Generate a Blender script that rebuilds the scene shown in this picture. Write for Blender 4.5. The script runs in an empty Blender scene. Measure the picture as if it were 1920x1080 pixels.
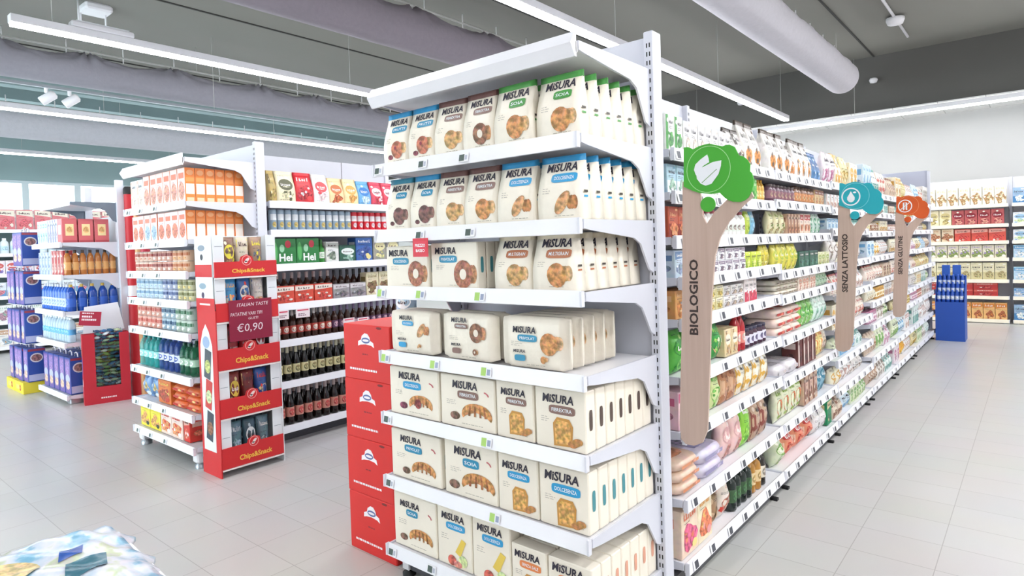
import bpy, math, random
from math import sin, cos, pi, sqrt, radians
from mathutils import Matrix, Vector
S = bpy.context.scene
COL = S.collection

# ---------------------------------------------------------------- camera, world, exposure
CAM_H = 1.45
RX = (0.64031611, -0.03880812, 0.7671305)      # world X, Y, Z axes seen in the lens frame (right, down, forward)
RY = (-0.7674649, 0.00864659, 0.64103265)
RZ = (-0.03151033, -0.99920927, -0.02424732)
cd = bpy.data.cameras.new('camera'); cam = bpy.data.objects.new('camera', cd); COL.objects.link(cam)
cam.matrix_world = Matrix(((RX[0], -RX[1], -RX[2], 0), (RY[0], -RY[1], -RY[2], 0),
                           (RZ[0], -RZ[1], -RZ[2], CAM_H), (0, 0, 0, 1)))
cd.sensor_width = 36; cd.lens = 1186.0 / 1920 * 36; cd.shift_y = -50 / 1920
cd.clip_start = 0.05; cd.clip_end = 100
S.camera = cam
S.view_settings.view_transform = 'Standard'; S.view_settings.look = 'None'
S.view_settings.gamma = 1; S.view_settings.use_curve_mapping = False
S.view_settings.exposure = 0.95
W = bpy.data.worlds.new('daylight'); S.world = W; W.use_nodes = True
bg = W.node_tree.nodes['Background']
bg.inputs[0].default_value = (0.86, 0.94, 1.0, 1); bg.inputs[1].default_value = 4.6
LED_POWER = 26.0
CEIL = 4.35

# ---------------------------------------------------------------- materials
def lin(h):
    h = h.lstrip('#'); r = [int(h[i:i + 2], 16) / 255 for i in (0, 2, 4)]
    return [c / 12.92 if c <= .04045 else ((c + .055) / 1.055) ** 2.4 for c in r]
MATS = {}
def mt(h, rough=.45, kind='paper', metal=0.0):
    key = (h, rough, kind, metal)
    if key in MATS: return MATS[key]
    m = bpy.data.materials.new(kind + '_' + h.lstrip('#')); m.use_nodes = True
    nt = m.node_tree; b = nt.nodes['Principled BSDF']; c = lin(h)
    b.inputs['Roughness'].default_value = rough; b.inputs['Metallic'].default_value = metal
    tc = nt.nodes.new('ShaderNodeTexCoord'); nz = nt.nodes.new('ShaderNodeTexNoise')
    nt.links.new(tc.outputs['Object'], nz.inputs['Vector'])
    mx = nt.nodes.new('ShaderNodeMix'); mx.data_type = 'RGBA'
    amt, sc = {'paper': (.05, 9), 'film': (.07, 22), 'photo': (.55, 55), 'print': (.16, 26), 'wrap': (.2, 20), 'metal': (.05, 4), 'glass': (.1, 8), 'plastic': (.04, 6)}.get(kind, (.05, 9))
    nz.inputs['Scale'].default_value = sc; nz.inputs['Detail'].default_value = 2
    if kind == 'photo':
        a2 = [min(1, v * 1.3 + .04) for v in c]; a1 = [v * .6 for v in c]
        rp = nt.nodes.new('ShaderNodeMapRange'); rp.inputs[1].default_value = .36; rp.inputs[2].default_value = .64
        nt.links.new(nz.outputs['Fac'], rp.inputs[0]); nt.links.new(rp.outputs[0], mx.inputs['Factor'])
    else:
        a1 = [v * (1 - amt) for v in c]; a2 = [min(1, v * (1 + amt)) for v in c]
        nt.links.new(nz.outputs['Fac'], mx.inputs['Factor'])
    mx.inputs['A'].default_value = (*a1, 1); mx.inputs['B'].default_value = (*a2, 1)
    if kind in ('photo', 'print', 'wrap'):
        ov = nt.nodes.new('ShaderNodeMix'); ov.data_type = 'RGBA'; ov.blend_type = 'SOFT_LIGHT'; ov.inputs['Factor'].default_value = .55 if kind == 'photo' else .3
        nt.links.new(mx.outputs['Result'], ov.inputs['A']); nt.links.new(nz.outputs['Color'], ov.inputs['B']); nt.links.new(ov.outputs['Result'], b.inputs['Base Color'])
    else: nt.links.new(mx.outputs['Result'], b.inputs['Base Color'])
    if kind in ('film', 'wrap'):
        bp = nt.nodes.new('ShaderNodeBump'); bp.inputs['Strength'].default_value = .25; bp.inputs['Distance'].default_value = .01
        n2 = nt.nodes.new('ShaderNodeTexNoise'); n2.inputs['Scale'].default_value = 30
        nt.links.new(tc.outputs['Object'], n2.inputs['Vector']); nt.links.new(n2.outputs['Fac'], bp.inputs['Height'])
        nt.links.new(bp.outputs['Normal'], b.inputs['Normal'])
    if kind == 'glass':
        b.inputs['Alpha'].default_value = .55
    MATS[key] = m
    return m
def emit(name, h, s):
    m = bpy.data.materials.new(name); m.use_nodes = True; b = m.node_tree.nodes['Principled BSDF']
    b.inputs['Base Color'].default_value = (*lin(h), 1); b.inputs['Emission Color'].default_value = (*lin(h), 1)
    b.inputs['Emission Strength'].default_value = s
    return m
def nodes_mat(name):
    m = bpy.data.materials.new(name); m.use_nodes = True
    return m, m.node_tree, m.node_tree.nodes['Principled BSDF']
WHITE = mt('#e9e8ec', .35, 'metal'); RAILW = mt('#f1f1f6', .3, 'plastic'); DARK = mt('#26262a', .5, 'plastic')
STEEL = mt('#d4d6e0', .38, 'metal'); BLACK = mt('#141416', .6, 'plastic'); CHROME = mt('#a9adb3', .3, 'metal', .7)

# ---------------------------------------------------------------- mesh builder
class MB:
    def __init__(s): s.v = []; s.f = []; s.m = []; s.mats = []; s.sm = []
    def mi(s, m):
        if m not in s.mats: s.mats.append(m)
        return s.mats.index(m)
    def add(s, vs, fs, m, smooth=False):
        o = len(s.v); s.v += vs; k = s.mi(m)
        for f in fs: s.f.append([o + i for i in f]); s.m.append(k); s.sm.append(smooth)
        return s
    def box(s, x0, x1, y0, y1, z0, z1, m, c=0.0):
        if c <= 0:
            vs = [(x, y, z) for z in (z0, z1) for x, y in ((x0, y0), (x1, y0), (x1, y1), (x0, y1))]
            return s.add(vs, [(3, 2, 1, 0), (4, 5, 6, 7), (0, 1, 5, 4), (1, 2, 6, 5), (2, 3, 7, 6), (3, 0, 4, 7)], m)
        def ring(i, z): return [(x0 + i + c, y0 + i, z), (x1 - i - c, y0 + i, z), (x1 - i, y0 + i + c, z), (x1 - i, y1 - i - c, z),
                                (x1 - i - c, y1 - i, z), (x0 + i + c, y1 - i, z), (x0 + i, y1 - i - c, z), (x0 + i, y0 + i + c, z)]
        vs = ring(c * .6, z0) + ring(0, z0 + c) + ring(0, z1 - c) + ring(c * .6, z1); fs = [tuple(range(7, -1, -1)), tuple(range(24, 32))]
        for k in range(3):
            for i in range(8): j = (i + 1) % 8; fs.append((k * 8 + i, k * 8 + j, k * 8 + 8 + j, k * 8 + 8 + i))
        return s.add(vs, fs, m)
    def lathe(s, prof, m, n=14, cx=0, cy=0, smooth=True):
        vs = []; fs = []
        for r, z in prof: vs += [(cx + r * cos(2 * pi * i / n), cy + r * sin(2 * pi * i / n), z) for i in range(n)]
        for k in range(len(prof) - 1):
            for i in range(n): j = (i + 1) % n; fs.append((k * n + i, k * n + j, k * n + n + j, k * n + n + i))
        s.add(vs, fs, m, smooth)
        o = len(prof) - 1
        if prof[0][0] > 1e-5: s.add(vs[:n], [tuple(range(n - 1, -1, -1))], m)
        if prof[-1][0] > 1e-5: s.add(vs[o * n:], [tuple(range(n))], m)
        return s
    def tube(s, pts, r, m, n=6):
        rings = []; P = [Vector(p) for p in pts]
        for i, p in enumerate(P):
            d = (P[min(i + 1, len(P) - 1)] - P[max(i - 1, 0)]).normalized()
            a = d.cross(Vector((0, 0, 1)) if abs(d.z) < .9 else Vector((1, 0, 0))).normalized(); b = d.cross(a)
            rings.append([tuple(p + (a * cos(2 * pi * k / n) + b * sin(2 * pi * k / n)) * r) for k in range(n)])
        vs = [v for q in rings for v in q]; fs = []
        for i in range(len(P) - 1):
            for k in range(n): j = (k + 1) % n; fs.append((i * n + k, i * n + j, i * n + n + j, i * n + n + k))
        fs += [tuple(range(n - 1, -1, -1)), tuple(range((len(P) - 1) * n, len(P) * n))]
        return s.add(vs, fs, m, True)
    def prism(s, poly, fn, m, t0=0.0, t1=1.0):
        """poly: 2-D outline; fn(a, b, t) -> 3-D point, t0 and t1 the two faces"""
        n = len(poly); vs = [fn(a, b, t0) for a, b in poly] + [fn(a, b, t1) for a, b in poly]
        return s.add(vs, [tuple(range(n)), tuple(range(2 * n - 1, n - 1, -1))] + [(i, n + i, n + (i + 1) % n, (i + 1) % n) for i in range(n)], m)
    def rings(s, rs, m, smooth=True, close=(True, True)):
        n = len(rs[0]); vs = [p for r in rs for p in r]; fs = []
        for k in range(len(rs) - 1):
            for i in range(n): j = (i + 1) % n; fs.append((k * n + i, k * n + j, k * n + n + j, k * n + n + i))
        if close[0]: fs.append(tuple(range(n - 1, -1, -1)))
        if close[1]: fs.append(tuple(range((len(rs) - 1) * n, len(rs) * n)))
        return s.add(vs, fs, m, smooth)
    def mesh(s, name):
        me = bpy.data.meshes.new(name); me.from_pydata(s.v, [], s.f)
        for m in s.mats: me.materials.append(m)
        me.polygons.foreach_set('material_index', s.m); me.polygons.foreach_set('use_smooth', s.sm)
        me.update(); return me

# ---------------------------------------------------------------- lettering
TXT = {}
def glyphs(t, bold=.02, shear=0.0):
    key = (t, bold, shear)
    if key in TXT: return TXT[key]
    c = bpy.data.curves.new('lettering', 'FONT'); c.body = t; c.resolution_u = 2; c.offset = bold; c.shear = shear; c.fill_mode = 'FRONT'
    o = bpy.data.objects.new('lettering', c); COL.objects.link(o)
    dg = bpy.context.evaluated_depsgraph_get(); me = bpy.data.meshes.new_from_object(o.evaluated_get(dg))
    v = [(p.co.x, p.co.y) for p in me.vertices]; f = [list(p.vertices) for p in me.polygons]
    x0 = min(a for a, b in v); x1 = max(a for a, b in v); y0 = min(b for a, b in v); y1 = max(b for a, b in v)
    v = [((a - x0) / (x1 - x0), (b - y0) / (y1 - y0)) for a, b in v]
    bpy.data.objects.remove(o); bpy.data.curves.remove(c); bpy.data.meshes.remove(me)
    TXT[key] = (v, f, (x1 - x0) / (y1 - y0)); return TXT[key]
def text(mb, F, t, x0, z0, w, h, m, e=.0016, bold=.02, shear=0.0):
    v, f, a = glyphs(t, bold, shear); mb.add([F(x0 + p * w, z0 + q * h, e) for p, q in v], f, m)

# ---------------------------------------------------------------- printing on pack faces; F(x, z, e) -> point on the face
def rect(mb, F, x0, x1, z0, z1, m, e=.0006, nx=4, nz=3):
    vs = [F(x0 + (x1 - x0) * i / nx, z0 + (z1 - z0) * j / nz, e) for j in range(nz + 1) for i in range(nx + 1)]
    mb.add(vs, [(j * (nx + 1) + i, j * (nx + 1) + i + 1, (j + 1) * (nx + 1) + i + 1, (j + 1) * (nx + 1) + i) for j in range(nz) for i in range(nx)], m)
def oval(mb, F, cx, cz, rx, rz, m, e=.0010, n=16, p=1.0, rot=0.0):
    vs = [F(cx, cz, e)]
    for i in range(n):
        a = 2 * pi * i / n; x = rx * math.copysign(abs(cos(a)) ** p, cos(a)); z = rz * math.copysign(abs(sin(a)) ** p, sin(a))
        vs.append(F(cx + x * cos(rot) - z * sin(rot), cz + x * sin(rot) + z * cos(rot), e))
    mb.add(vs, [(0, i + 1, (i + 1) % n + 1) for i in range(n)], m)
def poly(mb, F, pts, m, e=.001): mb.add([F(x, z, e) for x, z in pts], [tuple(range(len(pts)))], m)
def lines(mb, F, x0, z0, w, n, m, rng, dz=.007, t=.0022, e=.0008):
    for i in range(n):
        x = x0; end = x0 + w * rng.uniform(.6, 1)
        while x < end - .004:
            q = rng.uniform(.008, .02); rect(mb, F, x, min(x + q, end), z0 - i * dz, z0 - i * dz + t, m, e, 1, 1); x += q + .004
def blob(mb, F, cx, cz, rx, rz, m, rng, e=.001, n=13):
    o = rng.random() * 6; k = rng.choice((2, 3, 3, 4))
    vs = [F(cx, cz, e)] + [F(cx + rx * q * cos(a), cz + rz * q * sin(a), e) for a, q in [(2 * pi * i / n, 1 + .2 * sin(k * 2 * pi * i / n + o) + rng.uniform(-.1, .1)) for i in range(n)]]
    mb.add(vs, [(0, i + 1, (i + 1) % n + 1) for i in range(n)], m)
def word(mb, F, x0, z0, w, h, m, rng, e=.0022):
    """an illegible brand word: a run of slanted stems and bowls"""
    n = rng.randint(5, 8); d = w / n
    for i in range(n):
        x = x0 + d * i; t = rng.choice((0, 1, 2)); hh = h * (1 if i == 0 or rng.random() < .25 else .72)
        if t == 0: poly(mb, F, [(x, z0), (x + d * .34, z0), (x + d * .5, z0 + hh), (x + d * .16, z0 + hh)], m, e)
        elif t == 1: oval(mb, F, x + d * .42, z0 + hh * .45, d * .4, hh * .46, m, e, 8)
        else: poly(mb, F, [(x, z0), (x + d * .8, z0), (x + d * .8, z0 + hh * .3), (x + d * .4, z0 + hh * .34), (x + d * .5, z0 + hh), (x + d * .14, z0 + hh)], m, e)
def deco(mb, F, w, h, cols, rng, style):
    c = [mt(q) for q in cols]; ph = mt(cols[-1], .5, 'photo'); a = c[1 % len(c)]; b = c[2 % len(c)]; tx = mt('#3a3540'); p2 = mt(cols[1 % len(cols)], .5, 'photo')
    lum = lambda hx: sum(lin(hx)); on = mt('#f6f3ee') if lum(cols[1 % len(cols)]) < 1.35 else mt('#4a3238')
    u = rng.uniform
    def extras(n, z0, z1, e=.0016):
        for _ in range(n): blob(mb, F, u(-.36, .36) * w, u(z0, z1) * h, u(.06, .13) * w, u(.04, .08) * h, rng.choice((p2, ph, b, a)), rng, e + u(0, .0006), 9)
    if style == 'A':
        sl = u(-.06, .06); poly(mb, F, [(-w / 2, h * (.7 + sl)), (0, h * .7), (w / 2, h * (.7 - sl)), (w / 2, h * .95), (0, h * .95), (-w / 2, h * .95)], a, .0006); word(mb, F, -w * .36, h * .77, w * .7, h * .11, on, rng)
        blob(mb, F, w * u(-.08, .12), h * .32, w * .34, h * .2, ph, rng); extras(4, .1, .5); lines(mb, F, -w * .38, h * .62, w * .6, 2, tx, rng)
    elif style == 'B':
        oval(mb, F, 0, h * .62, w * .42, h * .2, a); word(mb, F, -w * .3, h * .57, w * .6, h * .1, on, rng); oval(mb, F, w * u(-.3, .3), h * .86, w * .1, h * .05, b, .001)
        blob(mb, F, w * .06, h * .26, w * .32, h * .16, ph, rng); extras(4, .06, .4); lines(mb, F, -w * .36, h * .92, w * .4, 1, tx, rng); lines(mb, F, -w * .38, h * .1, w * .7, 1, tx, rng)
    elif style == 'C':
        rect(mb, F, -w / 2, w / 2, h * .03, h * .45, a); blob(mb, F, w * .06, h * .3, w * .36, h * .2, ph, rng, .0014); extras(5, .1, .46, .002)
        word(mb, F, -w * .38, h * .68, w * .72, h * .13, tx if lum(cols[0]) > 1 else b, rng); lines(mb, F, -w * .36, h * .6, w * .6, 2, tx, rng); rect(mb, F, w * .18, w * .42, h * .86, h * .93, b, .001, 1, 1)
    elif style == 'D':
        rect(mb, F, -w / 2, -w * .2, h * .03, h * .97, a); blob(mb, F, w * .14, h * .3, w * .28, h * .2, ph, rng); extras(3, .12, .5)
        word(mb, F, -w * .14, h * .74, w * .56, h * .12, tx if lum(cols[0]) > 1 else b, rng); lines(mb, F, -w * .1, h * .66, w * .5, 2, tx, rng); oval(mb, F, -w * .33, h * .82, w * .08, h * .06, b, .0014)
    elif style == 'E':
        blob(mb, F, 0, h * .36, w * .44, h * .28, ph, rng); extras(6, .1, .6); word(mb, F, -w * .4, h * .78, w * .78, h * .13, a, rng); lines(mb, F, -w * .36, h * .7, w * .5, 1, tx, rng); oval(mb, F, w * .26, h * .18, w * .16, h * .09, b, .0022)
    elif style == 'F':
        n = 4
        for i in range(n): rect(mb, F, -w / 2 + w * i / n, -w / 2 + w * (i + .5) / n, h * .1, h * .6, a if i % 2 else b, .0006, 1, 2)
        blob(mb, F, 0, h * .34, w * .32, h * .18, ph, rng, .0014); rect(mb, F, -w * .38, w * .38, h * .7, h * .88, a, .001); word(mb, F, -w * .3, h * .74, w * .6, h * .1, on, rng)

# ---------------------------------------------------------------- kits: a thing's meshes, built once and copied
class Kit:
    def __init__(s, name, parts, w, d, h, cat):
        s.name, s.parts, s.cat = name, parts, cat; V = [v.co for p in parts for v in p[1].vertices]        # true extents, prints and folds included
        s.x0, s.x1, s.y0, s.y1 = min(v.x for v in V), max(v.x for v in V), min(v.y for v in V), max(v.y for v in V)
        s.w, s.d, s.h = 2 * max(-s.x0, s.x1) + .0006, s.y1 - s.y0 + .0006, max(v.z for v in V) + .0006
LABELS = {}
def setp(o, label, cat, group=None):
    o['label'] = label; o['category'] = cat
    if group: o['group'] = group
    LABELS.setdefault(label, []).append(o)
def place(k, loc, rz, label, group=None, tilt=0.0, lean=0.0, s=1.0, cat=None):
    if len(k.parts) == 1: o = bpy.data.objects.new(k.name, k.parts[0][1])
    else: o = bpy.data.objects.new(k.name, None); o.empty_display_size = .05
    COL.objects.link(o); o.location = loc; o.rotation_euler = (tilt, lean, rz); o.scale = (s, s, s)
    setp(o, label, cat or k.cat, group)
    if len(k.parts) > 1:
        made = []
        for q in k.parts:
            c = bpy.data.objects.new(q[0], q[1]); COL.objects.link(c)
            c.parent = made[q[2]] if len(q) > 2 and q[2] is not None else o
            if len(q) > 3: c['label'] = q[3]
            made.append(c)
    return o
def thing(name, label, cat, loc=(0, 0, 0), rz=0.0, group=None):
    o = bpy.data.objects.new(name, None); COL.objects.link(o); o.location = loc; o.rotation_euler = (0, 0, rz); o.empty_display_size = .1
    setp(o, label, cat, group); return o
def part(name, mb, parent, label=None):
    o = bpy.data.objects.new(name, mb.mesh(name)); COL.objects.link(o); o.parent = parent
    if label: o['label'] = label
    return o
def single(name, mb, label, cat, loc=(0, 0, 0), rz=0.0, group=None):
    o = bpy.data.objects.new(name, mb.mesh(name)); COL.objects.link(o); o.location = loc; o.rotation_euler = (0, 0, rz); setp(o, label, cat, group); return o
def struct(name, mb):
    o = bpy.data.objects.new(name, mb.mesh(name)); COL.objects.link(o); o['kind'] = 'structure'; return o
KC = {}
def flatF(y): return lambda x, z, e=0: (x, y - e, z)
def sideF(xs, sg=1): return lambda y, z, e=0: (xs + sg * e, y * sg, z)
def k_box(w, d, h, cols, seed=0, style='A', name='carton', cat='box', side=None):
    key = ('box', w, d, h, tuple(cols), seed, style, name)
    if key in KC: return KC[key]
    rng = random.Random(seed); mb = MB(); mb.box(-w / 2, w / 2, -d / 2, d / 2, 0, h, mt(cols[0], .45, 'print'), min(.003, d * .06))
    deco(mb, flatF(-d / 2), w * .96, h, cols, rng, style)
    sc = mt(cols[1 % len(cols)])
    for sg in (1, -1):
        rect(mb, sideF(sg * w / 2, sg), -d * .35, d * .35, h * .62, h * .82, sc); oval(mb, sideF(sg * w / 2, sg), 0, h * .35, d * .3, h * .12, mt(cols[-1], .5, 'photo'))
    KC[key] = Kit(name, [(name, mb.mesh(name))], w, d, h, cat); return KC[key]
def bag_geo(w, d, h, pinch=.03, top=.9):
    def sm(t): t = max(0, (t - .3) / .7); return t * t * (3 - 2 * t)
    def yf(t): return -d / 2 + d * .5 * sm(t) - .005 * sin(pi * min(1, t * 1.1))
    def yb(t): return d / 2 - d * .42 * sm(t)
    def F(x, z, e=0):
        t = max(0, min(1, z / h)); return (x * (1 - .03 * sin(pi * t)), yf(t) - .006 * (1 - (2 * x / w) ** 2) * sin(pi * t) - e, z)
    def ring(t):
        z = t * h; r = [F(w / 2 * q, z) for q in (-1, -.66, -.33, 0, .33, .66, 1)]; xs = w / 2 * (1 - .03 * sin(pi * t)); p = pinch * sm(t)
        return r + [(xs - p, (yf(t) + yb(t)) / 2, z)] + [(w / 2 * q * (1 - .03 * sin(pi * t)), yb(t), z) for q in (1, .33, -.33, -1)] + [(-xs + p, (yf(t) + yb(t)) / 2, z)]
    return F, ring, yf, yb
def k_bag(w, d, h, cols, seed=0, style='B', topc=None, name='packet', cat='bag', printer=None):
    """block-bottom bag, folded in at the sides, with a sealed strip along the top"""
    key = ('bag', w, d, h, tuple(cols), seed, style, topc, name)
    if key in KC: return KC[key]
    rng = random.Random(seed); F, ring, yf, yb = bag_geo(w, d, h, min(.03, w * .18)); top = .9
    mb = MB(); film = mt(cols[0], .38, 'wrap'); mb.rings([ring(t) for t in (0, .06, .2, .35, .5, .62, .74, .83, top)], film)
    if printer: printer(mb, F, w, d, h)
    else: deco(mb, F, w * .94, h * .92, cols, rng, style)
    st = MB(); st.rings([ring(top), ring(.95), ring(.995)], mt(topc or cols[1 % len(cols)], .38, 'film'), close=(False, True))
    KC[key] = Kit(name, [('bag_body', mb.mesh(name + '_body')), ('top_seal', st.mesh(name + '_seal'), None)], w, d, h, cat); return KC[key]
def k_pouch(w, d, h, cols, seed=0, style='B', name='pouch', cat='bag'):
    """pillow bag standing up, crimped flat at top and bottom"""
    key = ('pouch', w, d, h, tuple(cols), seed, style, name)
    if key in KC: return KC[key]
    rng = random.Random(seed); mb = MB(); ph = rng.random() * 6
    def th(t): return d / 2 * max(.06, sin(pi * min(1, max(0, (t - .0) / .97))) ** .6)
    def F(x, z, e=0):
        t = max(0, min(1, z / h)); q = abs(2 * x / w); return (x * (1 - .05 * sin(pi * t)), -th(t) * max(0, 1 - q ** 3) * (1 + .08 * sin(9 * t + 7 * x / w + ph)) - e, z)
    def ring(t):
        fr = [F(w / 2 * q, t * h) for q in (-1, -.7, -.35, 0, .35, .7, 1)]; return fr + [(x, -y, z) for x, y, z in reversed(fr[1:-1])]
    mb.rings([ring(t) for t in (0, .05, .12, .25, .4, .55, .7, .84, .93, 1)], mt(cols[0], .3, 'wrap'))
    deco(mb, F, w * .84, h * .98, cols, rng, style)
    KC[key] = Kit(name, [(name, mb.mesh(name))], w, d, h, cat); return KC[key]
def k_flat(w, d, h, cols, seed=0, name='tray_pack', cat='pack'):
    """soft or shrink-wrapped pack lying flat"""
    key = ('flat', w, d, h, tuple(cols), seed, name)
    if key in KC: return KC[key]
    rng = random.Random(seed); mb = MB()
    def ring(z, k): return [(w / 2 * k * math.copysign(abs(cos(a)) ** .45, cos(a)), d / 2 * k * math.copysign(abs(sin(a)) ** .45, sin(a)), z) for a in [2 * pi * i / 16 for i in range(16)]]
    mb.rings([ring(0, .9), ring(h * .25, 1), ring(h * .6, 1), ring(h * .88, .92), ring(h, .75)], mt(cols[0], .3, 'wrap'))
    T = lambda x, y, e=0: (x, y, h + e)
    oval(mb, T, 0, 0, w * .3, d * .3, mt(cols[-1], .45, 'photo'), .001, p=.6); rect(mb, T, -w * .3, w * .1, -d * .28, -d * .12, mt(cols[1 % len(cols)]), .002)
    Fr = lambda x, z, e=0: (x, -d / 2 - e, z)
    rect(mb, Fr, -w * .38, w * .38, h * .28, h * .58, mt(cols[1 % len(cols)]), .0012); oval(mb, Fr, w * .15, h * .43, w * .14, h * .14, mt(cols[-1], .45, 'photo'), .002)
    KC[key] = Kit(name, [(name, mb.mesh(name))], w, d, h, cat); return KC[key]
def k_bottle(r, h, cols, kind='beer', seed=0, name='bottle', cat='bottle'):
    """cols: glass, label, cap"""
    key = ('bottle', r, h, tuple(cols), kind, name)
    if key in KC: return KC[key]
    P = {'beer': [(0.93, 0), (1, .02), (1, .55), (.9, .62), (.5, .73), (.4, .8), (.38, .955)],
         'wine': [(.9, 0), (1, .02), (1, .6), (.85, .68), (.4, .75), (.36, .955)],
         'pet': [(.85, 0), (1, .04), (.94, .2), (1, .3), (.94, .42), (1, .5), (1, .68), (.7, .84), (.34, .92), (.34, .955)],
         'fat': [(.9, 0), (1, .04), (1, .62), (.88, .75), (.5, .86), (.4, .9), (.4, .93)],
         'jug': [(.92, 0), (1, .05), (1, .5), (.95, .7), (.6, .83), (.35, .9), (.33, .94)]}[kind]
    gl = mt(cols[0], .12, 'glass' if kind == 'pet' else 'plastic')
    mb = MB(); mb.lathe([(r * a, h * b) for a, b in P], gl, 14)
    lb = MB(); z0, z1 = {'beer': (.2, .46), 'wine': (.2, .5), 'pet': (.3, .52), 'fat': (.2, .52), 'jug': (.16, .48)}[kind]
    lb.lathe([(r * 1.012, h * z0), (r * 1.015, h * (z0 + .01)), (r * 1.015, h * (z1 - .01)), (r * 1.012, h * z1)], mt(cols[1]), 14)
    Fl = lambda x, z, e=0: (r * 1.02 * sin(x / r), -(r * 1.02 + e) * cos(x / r), z)
    oval(lb, Fl, 0, h * (z0 + z1) / 2, r * .7, h * (z1 - z0) * .36, mt(cols[3 % len(cols)], .5, 'photo'), .001)
    cp = MB(); rn = r * P[-1][0] * 1.12
    if kind in ('beer', 'wine'):
        cp.lathe([(r * .42, h * .8), (rn, h * .9), (rn, h * .99), (rn * .8, h)], mt(cols[2], .4), 10)
    else: cp.lathe([(rn, h * P[-1][1] - .012), (rn, h * .99), (rn * .85, h)], mt(cols[2], .4), 10)
    KC[key] = Kit(name, [('bottle_glass', mb.mesh(name)), ('label', lb.mesh(name + '_label'), None), ('cap', cp.mesh(name + '_cap'), None)], 2 * r, 2 * r, h, cat); return KC[key]
def k_jar(r, h, cols, seed=0, name='jar', cat='jar'):
    key = ('jar', r, h, tuple(cols), name)
    if key in KC: return KC[key]
    mb = MB(); mb.lathe([(r * .9, 0), (r, h * .05), (r, h * .72), (r * .86, h * .82), (r * .84, h * .86)], mt(cols[0], .2, 'plastic'), 12)
    lb = MB(); lb.lathe([(r * 1.012, h * .18), (r * 1.014, h * .19), (r * 1.014, h * .62), (r * 1.012, h * .63)], mt(cols[1]), 12)
    Fl = lambda x, z, e=0: (r * 1.02 * sin(x / r), -(r * 1.02 + e) * cos(x / r), z)
    oval(lb, Fl, 0, h * .4, r * .6, h * .15, mt(cols[-1], .5, 'photo'), .001)
    cp = MB(); cp.lathe([(r * .92, h * .85), (r * .94, h * .87), (r * .94, h * .98), (r * .88, h)], mt(cols[2], .35), 12)
    KC[key] = Kit(name, [('jar_glass', mb.mesh(name)), ('label', lb.mesh(name + '_label'), None), ('lid', cp.mesh(name + '_lid'), None)], 2 * r, 2 * r, h, cat); return KC[key]
def k_can(r, h, cols, seed=0, name='can', cat='can'):
    key = ('can', r, h, tuple(cols), name)
    if key in KC: return KC[key]
    mb = MB(); mb.lathe([(r * .86, 0), (r, h * .05), (r, h * .93), (r * .88, h * .985)], mt(cols[0], .3, 'plastic'), 12)
    mb.lathe([(r * .9, h * .975), (r * .9, h), (r * .8, h), (r * .78, h * .985)], CHROME, 12)
    Fl = lambda x, z, e=0: (r * 1.004 * sin(x / r), -(r * 1.004 + e) * cos(x / r), z)
    rect(mb, Fl, -r * 1.2, r * 1.2, h * .5, h * .78, mt(cols[1]), .0006, 6, 1); oval(mb, Fl, 0, h * .3, r * .6, h * .13, mt(cols[-1], .5, 'photo'), .001)
    KC[key] = Kit(name, [(name, mb.mesh(name))], 2 * r, 2 * r, h, cat); return KC[key]

# ---------------------------------------------------------------- shelves
ORD = ('first second third fourth fifth sixth seventh eighth ninth tenth eleventh twelfth thirteenth fourteenth fifteenth sixteenth seventeenth '
       'eighteenth nineteenth twentieth').split()
def ordw(i):
    tens = ['', '', 'twenty', 'thirty', 'forty', 'fifty']
    i += 1
    if i <= 20: return ORD[i - 1]
    t, u = divmod(i, 10)
    return (tens[t][:-1] + 'ieth') if u == 0 else tens[t] + '-' + ORD[u - 1]
class Bay:
    def __init__(s, ox, oy, rot, name): s.ox, s.oy, s.rot, s.name = ox, oy, rot, name
    def at(s, u, v, z): c, n = cos(s.rot), sin(s.rot); return (s.ox + u * c - v * n, s.oy + u * n + v * c, z)
RNG = random.Random(7)
COUNT = {}
def fill(bay, z, lvl, items, u0, u1=99, v0=.015, hmax=9):
    """items: (kit, description, count, options) laid out from the viewer's left"""
    u = u0
    for it in items:
        k, desc, n = it[:3]; o = it[3] if len(it) > 3 else {}
        u += o.get('skip', 0); gap = o.get('gap', .004); lay = o.get('layers', 1); rows = o.get('rows', 1)
        sc = min(1.0, hmax / (k.h * lay + .002)); kw, kd, kh = k.w * sc, k.d * sc, k.h * sc
        if sc < 1: n = int(n / sc + .3)
        for i in range(n):
            if u + kw > u1: break
            c = COUNT.get((bay.name, lvl), 0); COUNT[(bay.name, lvl)] = c + 1
            for L in range(lay):
                for r in range(rows):
                    v = v0 + o.get('v', 0) - k.y0 * sc + r * (kd + o.get('rgap', .004)) + (RNG.uniform(.004, .01) if rows == 1 else .006)
                    pre = ('' if lay == 1 else ['lower ', 'upper ', 'topmost '][L] if lay == 2 or L != 1 else 'middle ')
                    if lay == 3 and L == 2: pre = 'topmost '
                    suf = '' if rows == 1 or r == 0 else ', row ' + ['', 'two', 'three', 'four', 'five', 'six', 'seven', 'eight'][r]
                    lab = '%s%s, %s along %s shelf of %s%s' % (pre, desc, ordw(c), lvl, bay.name, suf)
                    place(k, bay.at(u + kw / 2, v, z + L * (kh + .001)), bay.rot + (o.get('turn', 0)) + RNG.uniform(-1, 1) * o.get('jit', .012 if k.w < .15 else .006), lab,
                          '%ss on the %s shelf of %s' % (desc.split(' with ')[0], lvl, bay.name), s=sc)
            u += kw + gap
    return u
TAGK = {}
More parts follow.
